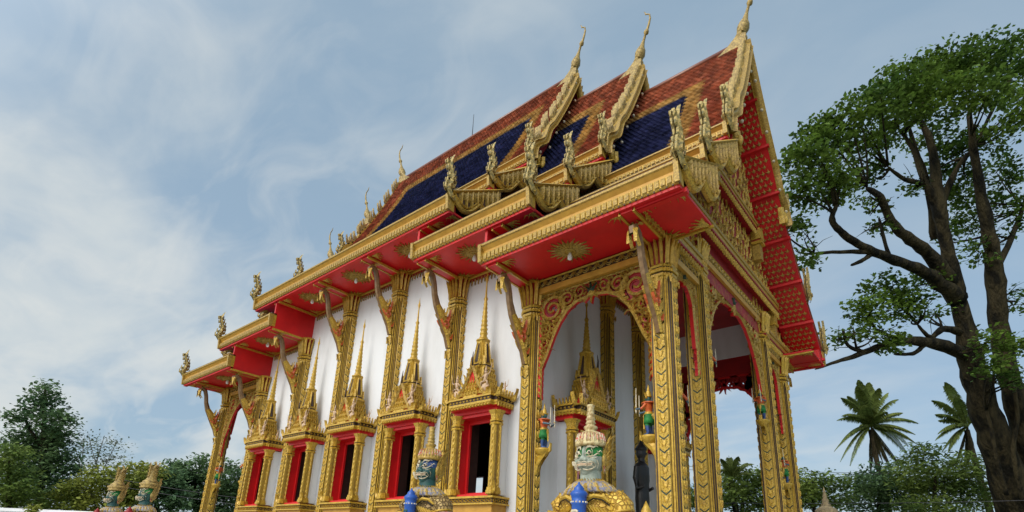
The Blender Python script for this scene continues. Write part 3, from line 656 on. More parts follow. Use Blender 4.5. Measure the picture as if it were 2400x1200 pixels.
for x, rz in ((CX[7] + .05, PI / 2), (CX[0] - .05, -PI / 2)):
    fret(x, (YN + 12.15) / 2, zf, .70, 1.7, rz); fret(x, (17.35 + YF) / 2, zf, .70, 1.7, rz); fret(x, YC, SB - .4, 2.35, 2.6, rz)
# front pediment -------------------------------------------------------
mb = MB(); rr = random.Random(5)
XP = CX[7] + .12
z3, z2, y3, y2, et, R3 = T3['z3'], T3['z2'], T3['y3'], T3['y2'], T3['et'], T3['R']
Pn = [(9.2, S3 + .12), (y2 + .1, z2 - .5), (y3 + .15, z3 - .6), (YC, R3 - .5)]; Pn = Pn + [(2 * YC - p, q) for p, q in Pn[::-1][1:]]
mb.prism(Pn, XP - .1, XP, lambda p, q, t: (t, p, q), 0)
mb.prism([(11.0, SB + .5), (2 * YC - 11.0, SB + .5), (2 * YC - 11.0, 10.4), (2 * YC - 12.3, z3 - .7), (12.3, z3 - .7), (11.0, 10.4)], XP + .002, XP + .10, lambda p, q, t: (t, p, q), 0)
mb.prism([(12.95, 12.05), (2 * YC - 12.95, 12.05), (2 * YC - 12.95, 13.0), (YC, R3 - .6), (12.95, 13.0)], XP + .11, XP + .26, lambda p, q, t: (t, p, q), 0)
def flames(y0, y1, z0, zt, X, n, s=1.0, m=1):
    fn = side(X)
    rows = max(1, int((zt - z0) / (.26 * s))); cols = max(2, int((y1 - y0) / (.23 * s)))
    for r in range(rows):
        for c in range(cols):
            y = y0 + (c + .5 + .5 * (r % 2)) * (y1 - y0) / cols + rr.uniform(-.04, .04); z = z0 + r * .26 * s + rr.uniform(-.03, .03)
            lim = np.interp(y, [p[0] for p in Pn], [p[1] for p in Pn]) - .2
            if z + .2 > lim: continue
            tl = rr.choice((-1, 1)); mb.leaf(fn, (y, z), PI / 2 + tl * rr.uniform(.1, .7), .34 * s * rr.uniform(.8, 1.3), .042 * s, -tl * rr.uniform(.8, 2.0), .012, .055, m, n=5)
            if rr.random() < .35: mb.scroll(fn, (y, z), .09 * s, 1.3, rr.uniform(0, 6), tl, .022, .03, .08, 2)
flames(9.3, 11.0, S3 + .4, 10.4, XP + .0, 0); flames(2 * YC - 11.0, 2 * YC - 9.3, S3 + .4, 10.4, XP, 0)
flames(11.0, 2 * YC - 11.0, 10.15, 11.9, XP + .10, 0, 1.1); flames(11.2, 2 * YC - 11.2, SB + .52, 9.8, XP + .10, 0, .9)
flames(11.1, 12.9, S3 + .45, 9.8, XP, 0, .9); flames(2 * YC - 12.9, 2 * YC - 11.1, S3 + .45, 9.8, XP, 0, .9)
flames(13.0, 2 * YC - 13.0, 12.4, 16.4, XP + .26, 0, 1.1)
def bar(y0, y1, z, X0, X1, h=.2):
    mb.box(X0, X1, y0, y1, z, z + h, 3); mb.box(X0, X1 + .03, y0 - .01, y1 + .01, z + h * .72, z + h + .02, 2); mb.box(X0, X1 + .02, y0 - .005, y1 + .005, z - .02, z + .035, 0)
    n = int((y1 - y0) / .13); fn = side(X1 - .03)
    for i in range(n): mb.leaf(fn, (y0 + (i + .5) * (y1 - y0) / n, z + .02), -PI / 2, .27, .055, .3, .0, .035, 1, -.02, n=4)
    for i in range(int((y1 - y0) / .17)): mb.leaf(side(X1 - .06), (y0 + .1 + i * .17, z + h), PI / 2, .22, .06, .5 * (-1) ** i, .0, .05, 1, -.03, n=4)
bar(8.98, 12.35, S3 + .12, XP - .05, XP + .15, .28); bar(2 * YC - 12.35, 2 * YC - 8.98, S3 + .12, XP - .05, XP + .15, .28)
bar(10.8, 2 * YC - 10.8, 9.86, XP - .05, XP + .27, .28); bar(12.9, 2 * YC - 12.9, 11.95, XP + .02, XP + .38, .24)
for y in (12.8, 2 * YC - 12.8):
    for (a, b, h, m) in ((10.9, 11.45, .13, 2), (11.45, 11.55, .18, 3), (11.55, 11.62, .14, 0), (11.62, 12.0, .17, 1)): mb.box(XP + .17, XP + .2 + h * 1.6, y - h, y + h, a, b - .004, m)
for y in (11.05, 2 * YC - 11.05):
    for (a, b, h, m) in ((8.9, 9.3, .12, 2), (9.3, 9.4, .17, 3), (9.4, 9.9, .15, 1)): mb.box(XP + .004, XP + .06 + h, y - h, y + h, a, b - .004, m)
tpart(mb, 'front_pediment', [REDD, GOLDR, GOLDP, GOLD])
# lining under the front gable overhang
mb = MB()
for ys in (1, -1):
    Y = lambda y: YC + (y - YC) * ys
    k_ = 1.0 if ys == 1 else .5
    path = [(YC, R3 - .34 * (.5 + .5 * k_)), ((YC + y3) / 2 + .06, (R3 + z3) / 2 - .52 + .06 * (1 - k_)), (y3 + .1, z3 - .56 * k_), (y2 + .12, z2 - .56 * k_), (E1 + .05, et - .2 - .42 * k_)]
    fine = []
    for i in range(len(path) - 1): fine += [lerp(path[i], path[i + 1], k / 6) for k in range(6)]
    fine.append(path[-1])
    mb.prism([(Y(p), q) for p, q in fine] + [(Y(p), q + .05) for p, q in fine[::-1]], XP, -3.36, lambda p, q, t: (t, p, q), 0)
    Ls = [0]
    for a, b in zip(fine, fine[1:]): Ls.append(Ls[-1] + math.hypot(b[0] - a[0], b[1] - a[1]))
    def along(s):
        y = np.interp(s, Ls, [p[0] for p in fine]); z = np.interp(s, Ls, [p[1] for p in fine]); return y, z
    rows = int(Ls[-1] / .19); nb = 7
    for i in range(nb + 1):
        s = .15 + i * (Ls[-1] - .3) / nb; y, z = along(s); mb.box(XP + .02, -3.30, Y(y) - .06, Y(y) + .06, z - .09, z + .0, 0)
    for r in range(rows):
        s = .2 + r * .19
        if min(abs(s - (.15 + i * (Ls[-1] - .3) / nb)) for i in range(nb + 1)) < .14: continue
        for c in range(7):
            x = XP + .10 + (c + .5 * (r % 2)) * .165
            if x > -3.42: continue
            y, z = along(s)
            ya, za = along(s - .05); yb, zb = along(s + .05); l = math.hypot(yb - ya, zb - za); ty, tz = (yb - ya) / l, (zb - za) / l
            nyy, nzz = -tz, ty
            if nzz > 0: nyy, nzz = -nyy, -nzz
            g = lambda p, q, d: (x + p, Y(y + ty * -q + nyy * d), z + tz * -q + nzz * d)
            for a, L in ((PI / 2, .14), (PI / 2 + 1.0, .095), (PI / 2 - 1.0, .095)): mb.leaf(g, (0, -.05), a, L, .036, 0, .006, .025, 1, n=4)
            mb.leaf(g, (0, -.04), -PI / 2, .06, .03, 0, .006, .02, 1, n=3)
tpart(mb, 'gable_lining', [RED, GOLDP])
mb = MB(); mb.box(XP - .05, -3.38, YC + 5.55, YC + 6.2, S3 + .0, S3 + .42, 0)
tpart(mb, 'eave_block', [RED])
# windows --------------------------------------------------------------
def square(h, z, cy=0): return [(-h, cy - h, z), (h, cy - h, z), (h, cy + h, z), (-h, cy + h, z)]
def rsq(h, z, cx=0, cy=0):
    a = h * .62; b = h * .82
    return [(cx + x, cy + y, z) for x, y in [(-a, -h), (a, -h), (a, -b), (b, -b), (b, -a), (h, -a), (h, a), (b, a), (b, b), (a, b), (a, h), (-a, h), (-a, b), (-b, b), (-b, a), (-h, a), (-h, -a), (-b, -a), (-b, -b), (-a, -b)]]
def deity(mb, c, s, m, lean=1):
    x, y, z = c
    mb.ball((x, y, z + .36 * s), (.05 * s, .05 * s, .06 * s), m, 8, 6); mb.lathe([(.05 * s, z + .40 * s), (.03 * s, z + .46 * s), (.004, z + .58 * s)], (x, y), 8, m)
    mb.tube([(x - .05 * s * lean, y, z + .04 * s), (x, y, z + .16 * s), (x + .02 * s * lean, y, z + .3 * s)], [.06 * s, .055 * s, .05 * s], 8, m)
    for q in (-1, 1):
        mb.tube([(x + .04 * s * q, y, z + .28 * s), (x + .15 * s * q, y - .04 * s, z + (.22 + .04 * q * lean) * s), (x + .2 * s * q, y - .03 * s, z + (.34 if q == lean else .2) * s)], [.025 * s, .02 * s, .014 * s], 6, m)
        mb.tube([(x + .03 * s * q, y, z + .08 * s), (x + .12 * s * q, y - .06 * s, z + .04 * s), (x + (.08 if q == lean else .17) * s * q, y, z - .12 * s)], [.04 * s, .032 * s, .02 * s], 6, m)
    mb.tube([(x + .2 * s * lean, y - .03 * s, z + .3 * s), (x + .26 * s * lean, y - .03 * s, z + .62 * s)], [.012 * s, .008 * s], 5, m)
def opening(name, hw, hp, z0, z1, door=False):
    """surround in local axes: x along the wall, -y outwards; wall face at y=0"""
    D = .58
    mb = MB()
    for s in (-1, 1):
        a, b = sorted((s * hw, s * (hw + .06))); mb.box(a, b, -D + .12, -.10, z0, z1, 0)
        a, b = sorted((s * (hw - .06), s * hw)); mb.box(a, b, -.17, -.105, z0, z1 - .06, 0)
        a, b = sorted((s * (hw + .062), s * (hw + .13))); mb.box(a, b, -D + .14, 0, z0, z1, 1)
    mb.box(-hw, hw, -D + .10, .04, z1 - .06, z1 + .02, 0); mb.box(-hw, hw, -.17, -.105, z0, z0 + .09, 0); mb.box(-hw, hw, -.17, -.105, z1 - .16, z1 - .061, 0); mb.box(-hw, hw, -D + .12, .02, z0 - .03, z0 + .02, 0)
    mb.box(-hp + .02, hp - .02, -D + .04, .0, z1 + .022, z1 + .12, 0)
    if not door:
        mb.box(-hp + .06, hp - .06, -D + .06, 0, 1.06, 2.3, 1); mb.box(-hp - .02, hp + .02, -D + .02, 0, 2.3, 2.52, 2); mb.box(-hp + .04, hp - .04, -D + .05, 0, 2.52, 2.70, 2)
    for s in (-1, 1):
        a, b = sorted((s * (hw + .002), s * (hw + .038))); mb.box(a, b, -.098, .255, z0, z1, 3)
    w_ = mb.mesh(name, [RED, WHITE, GOLDO, DARK])
    o = bpy.data.objects.new(name, w_)
    subs = []
    mb = MB()
    if not door:
        mb.prism([(-hp - .06, -D - .05), (hp + .06, -D - .05), (hp + .06, 0), (-hp - .06, 0)], 2.70, 2.74, lambda p, q, t: (p, q, t), 0); mb.prism([(-hp - .02, -D), (hp + .02, -D), (hp + .02, 0), (-hp - .02, 0)], 2.741, 2.85, lambda p, q, t: (p, q, t), 1); mb.prism([(-hp - .06, -D - .05), (hp + .06, -D - .05), (hp + .06, 0), (-hp - .06, 0)], 2.851, 2.90, lambda p, q, t: (p, q, t), 0)
        fn = front(-D)
        n = 12
        for i in range(n): mb.stroke(lambda p, q, d: (p, -D - d, q), [(-hp + (i + .5) * 2 * hp / n + .055 * math.cos(t), 2.795 + .035 * math.sin(t)) for t in np.linspace(0, 6.28, 7)], [.012] * 7, .0, .02, 0)
        for i in range(4): mb.stroke(lambda p, q, d: (hp + .02 + d, p, q), [(-D + (i + .5) * D / 4 + .05 * math.cos(t), 2.795 + .035 * math.sin(t)) for t in np.linspace(0, 6.28, 7)], [.012] * 7, .0, .02, 0)
        subs.append(('sill', mb, [GOLD, DARK]))
    for s in (-1, 1):
        mb = MB(); cx = s * (hw + .13); cy = -D + .13; h = .125
        R_ = [(cx + x, cy + y) for x, y in redent(h)]
        zc = z1 - .35
        mb.prism(R_, z0 - .02, zc, lambda p, q, t: (p, q, t), 0, shaftmats())
        for k in range(4):
            st = len(mb.V); f2 = lambda p, q, d: (p, -h - d, q)
            n = int((zc - z0) / .16)
            for i in range(n): mb.leaf(f2, (0, zc - i * .16), -PI / 2, .17, .06, 0, .006, .03, 2, n=4)
            mb.xform(Matrix.Translation((cx, cy, 0)) @ Matrix.Rotation(k * PI / 2, 4, 'Z'), st)
        rd = lambda f, z: [(cx + x * f, cy + y * f, z) for x, y in redent(h)]
        mb.loft([rd(1.2, zc), rd(1.25, zc + .03), rd(1.1, zc + .06)], 0, False); mb.loft([rd(1.0, zc + .06), rd(1.0, zc + .085)], 1, False); mb.loft([rd(1.2, zc + .085), rd(1.22, zc + .12), rd(1.05, zc + .14)], 0, False)
        mb.loft([rd(1.0, zc + .14), rd(1.15, zc + .26), rd(1.6, zc + .36)], 2, False)
        for f, a, b in ((1.35, 0, .09), (1.2, .09, .16)): mb.prism([(cx + (x - cx) * f, cy + (y - cy) * f) for x, y in R_], z0 + a, z0 + b - .003, lambda p, q, t: (p, q, t), 0)
        fnb = lambda p, q, d: (p, cy - .15 - d, q)
        mb.leaf(fnb, (cx + s * .1, z0 + .02), PI / 2 - s * .5, .3, .06, s * .9, .0, .04, 0, -.03)
        subs.append(('pilaster', mb, [GOLD, DARK, GOLDR]))
    # pediment base
    mb = MB(); zb = z1 + .12; H = hp + .10; E = D + .22
    sec = [(-H, 0), (-H, -E + .12), (-H + .12, -E + .12), (-H + .12, -E), (H - .12, -E), (H - .12, -E + .12), (H, -E + .12), (H, 0)]
    T_ = lambda f: [(x * f, y * f) for x, y in sec]
    V3 = lambda p, q, t: (p, q, t)
    mb.prism(T_(.93), zb, zb + .012, V3, 3); mb.prism(T_(.95), zb + .013, zb + .07, V3, 0); mb.prism(T_(.98), zb + .071, zb + .13, V3, 0); mb.prism(T_(.96), zb + .131, zb + .235, V3, 1); mb.prism(T_(1.0), zb + .236, zb + .28, V3, 0)
    for (fn, a, b) in ((lambda p, q, d: (p, -E * .96 - d, q), -H + .14, H - .14), (lambda p, q, d: (H * .96 + d, p, q), -E + .14, -.03), (lambda p, q, d: (-H * .96 - d, p, q), -E + .14, -.03)):
        n = max(3, int((b - a) / .12))
        for i in range(n): mb.leaf(fn, (a + (i + .15) * (b - a) / n, zb + .183), 0, .085, .04, 0, .0, .025, 0, n=4)
        n2 = max(3, int((b - a) / .10))
        for i in range(n2):
            u_ = a + (i + .5) * (b - a) / n2
            if a < -.3 and b > .3 and abs(u_) < (.46 if not door else .56): continue
            mb.leaf(fn, (u_, zb + .27), PI / 2, .19, .042, 0, .0, .04, 2, -.03, n=4)
        for i in range(n2): mb.leaf(fn, (a + (i + .5) * (b - a) / n2, zb + .08), -PI / 2, .1, .03, 0, .0, .03, 0, -.02, n=4)
    for s in (-1, 1):
        mb.leaf(lambda p, q, d: (p, -E * .9 - d, q), (s * (H - .02), zb + .22), PI / 2 - s * .9, .36, .08, s * .8, .0, .05, 2, -.05); mb.leaf(lambda p, q, d: (p, -.12 - d, q), (s * (H - .02), zb + .22), PI / 2 - s * .9, .36, .08, s * .8, .0, .05, 2, -.05)
    subs.append(('pediment_base', mb, [GOLD, DARK, GOLDR, RED]))
    # spire
    mb = MB(); cy = -E * .50; z = zb + .28
    h0 = min(.42, hp * .50); tiers = [(h0, .18), (h0 * .92, .17), (h0 * .84, .16), (h0 * .75, .16), (h0 * .68, .14)]
    def tr(h, z_): return [(p[0], max(min(p[1], 0.0), -9), p[2]) for p in rsq(h, z_, 0, cy)]
    for h, t in tiers:
        mb.loft([tr(h * 1.0, z), tr(h * .96, z + t * .3), tr(h * .84, z + t * .4), tr(h * .82, z + t * .8), tr(h * .92, z + t)], 0, False, mm=[0, 0, 1, 0])
        for (fx, rz) in ((0, 0), (1, PI / 2), (2, -PI / 2)):
            n = 7
            for i in range(n):
                u = (i - 3) * h * .27
                fn = [lambda p, q, d: (p, cy - h * .9 - d, q), lambda p, q, d: (h * .9 + d, cy + p, q), lambda p, q, d: (-h * .9 - d, cy + p, q)][fx]
                if fx and cy + u > -.02: continue
                mb.leaf(fn, (u, z + t * .3), PI / 2, t * 1.05, h * .12, 0, .0, .05, 2, -.03, n=4)
        z += t
    hb = h0 * .60
    mb.loft([tr(hb * 1.2, z), tr(hb * 1.25, z + .05), tr(hb * .98, z + .1), tr(hb * 1.05, z + .14), tr(hb * .92, z + .2), tr(hb * .62, z + .80), tr(hb * .66, z + .84)], 0, False, mm=[0, 0, 1, 0, 0, 0])
    for fx in range(3):
        fn = [lambda p, q, d: (p, cy - hb * (1.0 - .42 * (q - z - .15) / .7) - d, q), lambda p, q, d: (hb * (1.0 - .42 * (q - z - .15) / .7) + d, cy + p, q), lambda p, q, d: (-hb * (1.0 - .42 * (q - z - .15) / .7) - d, cy + p, q)][fx]
        mb.stroke(fn, [(0, z + .2), (0, z + .75)], [hb * .22, hb * .1], .0, .03, 1)
        for s in (-1, 1):
            mb.stroke(fn, [(s * hb * .42, z + .18), (s * hb * .26, z + .78)], [hb * .12, hb * .06], .0, .035, 2)
            mb.leaf(fn, (s * hb * .7, z + .1), PI / 2, .26, hb * .2, 0, .0, .05, 2, -.03, n=4)
    z += .84
    zt = z1 + (4.2 if not door else 3.8)
    prof = [(hb * .8, z), (hb * .85, z + .04), (hb * .5, z + .08)]; z += .08; r = hb * .46; n = 9; seg = (zt - z) * .55 / n
    for i in range(n):
        q = r * (1 - .6 * i / n); prof += [(q, z + i * seg), (q * 1.12, z + i * seg + seg * .3), (q * .82, z + i * seg + seg * .85)]
    z += n * seg; q = r * .36; prof += [(q, z), (q * 1.6, z + .07), (q * .8, z + .14), (q * .5, z + (zt - z) * .6), (q * 1.1, z + (zt - z) * .72), (q * .5, z + (zt - z) * .82), (.004, zt)]
    mb.lathe(prof, (0, cy), 10, 0, True)
    subs.append(('spire', mb, [GOLD, DARK, GOLDR]))
    # gablet with its flanking figures
    mb = MB(); zg = zb + .285;  gh = .78 if not door else 1.1; gw = .44 if not door else .54; yf = -E + .05
    mb.prism([(-gw, zg), (gw, zg), (0, zg + gh)], yf + .04, cy, lambda p, q, t: (p, t, q), 1)
    fn = lambda p, q, d: (p, yf - d, q)
    for s in (-1, 1):
        mb.stroke(fn, [(s * (gw + .06), zg), (s * gw * .55, zg + gh * .42), (0, zg + gh + .08)], [.055, .05, .04], .0, .05, 0, -.14)
        for i in range(5):
            t = i / 5; mb.leaf(fn, (s * (gw + .08) * (1 - t), zg + gh * t), PI / 2 - s * .35, .22, .045, -s * .3, .0, .03, 2, -.04)
        mb.leaf(fn, (s * (gw + .1), zg), PI / 2 - s * 1.0, .34, .08, s * 1.2, .0, .05, 2, -.06)
    mb.tube([(0, yf, zg + gh), (.01, yf - .02, zg + gh + .28), (0, yf, zg + gh + .48)], [.035, .022, .006], 6, 3)
    subs.append(('gablet', mb, [GOLDP, RED, GOLDR, DARK]))
    for (dx_, dy_, dz_, sc_, ln_) in ((-hp * .70, .02, .24, .80, -1), (hp * .62, .02, .30, .84, 1), (hp, .45, .14, .5, 1)):
        mb = MB(); deity(mb, (dx_, yf + dy_, zg + dz_), sc_, 0, ln_); mb.ball((dx_, yf + dy_ + .02, zg + dz_ - .12 * sc_), (.16 * sc_, .10 * sc_, .15 * sc_), 0, 8, 6)
        subs.append(('deity_relief', mb, [PINKC]))
    COL.objects.link(o); o.parent = temple
    for nm, m_, mats in subs: m_.build(nm, mats, o)
    return o
W0 = opening('window', .56, .78, 2.95, 5.0); W0.location = TL(WM[0], 10.3)
for x in WM[1:]: dup(W0, temple, TL(x, 10.3))
D0 = opening('door', .62, .9, 1.1, 4.95, True); D0.location = TL(-8.12, 12.15); D0.rotation_euler = (0, 0, PI / 2)
dup(D0, temple, TL(-8.12, 17.35), PI / 2)
mb = MB()                              # plain casings of the far windows
for x in WM:
    for s in (-1, 1): mb.box(x + s * .5 - .05, x + s * .5 + .05, 18.97, 19.3, 2.9, 5.05, 0)
tpart(mb, 'far_window_casing', [RED])
# shrine pier between the doors
mb = MB(); mb.box(-8.1, -7.0, 14.3, 15.2, 1.06, 1.9, 0); mb.box(-8.1, -6.9, 14.2, 15.3, 1.9, 2.0, 1)
tpart(mb, 'shrine_niche', [GOLDR, GOLD])
# little lotus shelves that carry the figurines
def shelf_mesh():
    mb = MB(); pts = [(.0, -.62), (.03, -.4), (.1, -.24), (.22, -.12), (.28, -.06)]
    for s in (1, -1): mb.stroke(lambda p, q, d: (s * d, -p, q), pts, [.03, .05, .08, .07, .05], .06, .1, 0)
    mb.lathe([(.08, -.2), (.16, -.1), (.19, -.05), (.2, -.005)], (0, -.16), 12, 0); mb.leaf(lambda p, q, d: (d, -p, q), (.32, -.08), .9, .22, .06, 1.0, .03, .06, 0, -.03)
    return mb.mesh('statue_shelf', [GOLD])
SHELF = shelf_mesh()
# ------------------------------------------------------------------ statues
def remesh(mb, voxel, smooth=2):
    me = bpy.data.meshes.new('tmp'); me.from_pydata(mb.V, [], mb.F); o = bpy.data.objects.new('tmp', me); COL.objects.link(o)
    r = o.modifiers.new('r', 'REMESH'); r.mode = 'VOXEL'; r.voxel_size = voxel
    s = o.modifiers.new('s', 'SMOOTH'); s.iterations = smooth; s.factor = 0.5
    dg = bpy.context.evaluated_depsgraph_get(); out = bpy.data.meshes.new_from_object(o.evaluated_get(dg))
    bpy.data.objects.remove(o); bpy.data.meshes.remove(me); out.polygons.foreach_set('use_smooth', [True] * len(out.polygons)); return out
def paint(me, mats, fn):
    me.materials.clear()
    for m in mats: me.materials.append(m)
    for p in me.polygons: p.material_index = fn(p.center)
    return me
def figurine_meshes():
    mb = MB()
    for s in (-1, 1): mb.tube([(s * .06, -.02, 0), (s * .06, 0, .06), (s * .065, -.02, .24), (s * .055, 0, .42)], [.04, .038, .05, .06], 10); mb.ball((s * .06, -.05, .02), (.035, .07, .025))
    mb.loft([[(a * math.cos(t), b * math.sin(t), z) for t in np.linspace(0, 2 * PI, 14, endpoint=False)] for z, a, b in ((.36, .10, .08), (.44, .095, .075), (.52, .085, .07), (.62, .125, .085), (.69, .13, .08), (.72, .05, .05), (.75, .04, .04))])
    mb.ball((0, -.01, .80), (.058, .065, .07)); mb.ball((0, -.075, .79), (.016, .02, .016))
    mb.tube([(.13, 0, .67), (.17, -.08, .56), (.10, -.22, .58)], [.038, .033, .024], 8); mb.tube([(-.13, 0, .67), (-.18, -.10, .58), (-.14, -.26, .55)], [.038, .033, .024], 8)
    mb.ball((.09, -.24, .585), .026); mb.ball((-.14, -.28, .55), .026)
    b = remesh(mb, .014)
    def pf(c):
        if c.z > .735: return 3
        if c.y < -.10 and c.z > .45: return 4
        if abs(c.x) > .14 and c.z > .45: return 0
        if c.z < .2: return 2
        return 1 if c.z < .42 else 0
    paint(b, [ORANGE, EYEG, EYEB, TEAL, STEEL], pf)
    mb = MB(); mb.lathe([(.068, .83), (.075, .85), (.06, .88), (.05, .92), (.055, .935), (.03, .97), (.02, 1.03), (.003, 1.12)], n=12, m=0)
    mb.lathe([(.10, .69), (.155, .685), (.15, .71), (.06, .735)], n=14, m=1)
    for s in (-1, 1): mb.leaf(lambda p, q, d: (p, -.02 - d, q), (s * .06, .80), PI / 2 - s * .5, .13, .03, -s * .5, 0, .02, 0, -.02)
    cr = mb.mesh('crown', [GOLD, ORANGE])
    mb = MB(); mb.loft([[(a * math.cos(t), a * .85 * math.sin(t), z) for t in np.linspace(0, 2 * PI, 16, endpoint=False)] for z, a in ((.25, .135), (.33, .125), (.45, .105), (.47, .11), (.5, .1))], 0, mm=[0, 0, 1, 1])
    mb.leaf(lambda p, q, d: (p, -.12 - d, q), (0, .46), -PI / 2, .3, .045, 0, 0, .02, 1, -.01)
    sk = mb.mesh('skirt', [EYEG, GOLD])
    mb = MB()
    for s in (1, -1): mb.stroke(lambda p, q, d: (s * d, -p, q), [(-.08, .42), (-.2, .36), (-.3, .42), (-.32, .55), (-.26, .64), (-.2, .6)], [.05, .065, .07, .055, .04, .01], .03, .06, 0)
    tl = mb.mesh('tail', [GOLDP])
    mb = MB(); mb.tube([(.09, -.25, .50), (.09, -.25, .54), (.085, -.25, .62), (.07, -.25, 1.06)], [.016, .016, .014, .006], 6, 0); mb.tube([(.05, -.25, .62), (.13, -.25, .62)], .012, 6, 1); mb.tube([(-.14, -.29, .48), (-.14, -.29, .95)], [.014, .008], 6, 0)
    sw = mb.mesh('sword', [IVORY, GOLD])
    return b, cr, sk, tl, sw
FB = figurine_meshes()
fig_spots = [(CX[6] + .25, YN, 4.02, PI / 2, 'orange and green warrior figurine on the column between white wall and open porch arch'),
             (CX[7] - .25, YN, 4.05, -PI / 2, 'small orange warrior figurine holding its sword out left of the nearest front corner column'),
             (CX[7], YN + .25, 4.3, PI, 'red warrior figurine half hidden between the nearest corner column and the second front column'),
             (CX[7], 12.40, 5.75, PI, 'red warrior figurine high up on the right side of the second front column'),
             (CX[7], 17.10, 5.75, 0, 'orange warrior figurine high up on the third front column, against the sky'),
             (CX[7], 19.0, 4.1, 0, 'red warrior figurine low on the farthest front column'),
             (CX[0] + .25, YN, 4.0, PI / 2, 'small red warrior figurine on the leftmost column at the far end of the hall'),
             (CX[1] - .25, YN, 4.0, -PI / 2, 'small warrior figurine on the left side of the first wall column at the far end')]
for x, y, z, rz, lab in fig_spots:
    link('statue_shelf', SHELF, temple, TL(x, y, z), rz)
    ox, oy = .18 * math.sin(rz), -.18 * math.cos(rz)
    r = tag(empty('warrior_figurine', (x + ox, y + oy, z), rz), lab, 'figurine', 'warrior figurines on the columns')
    r.scale = (1.0,) * 3
    for nm, me in zip(('body', 'crown', 'skirt', 'tail', 'sword'), FB): link(nm, me, r)
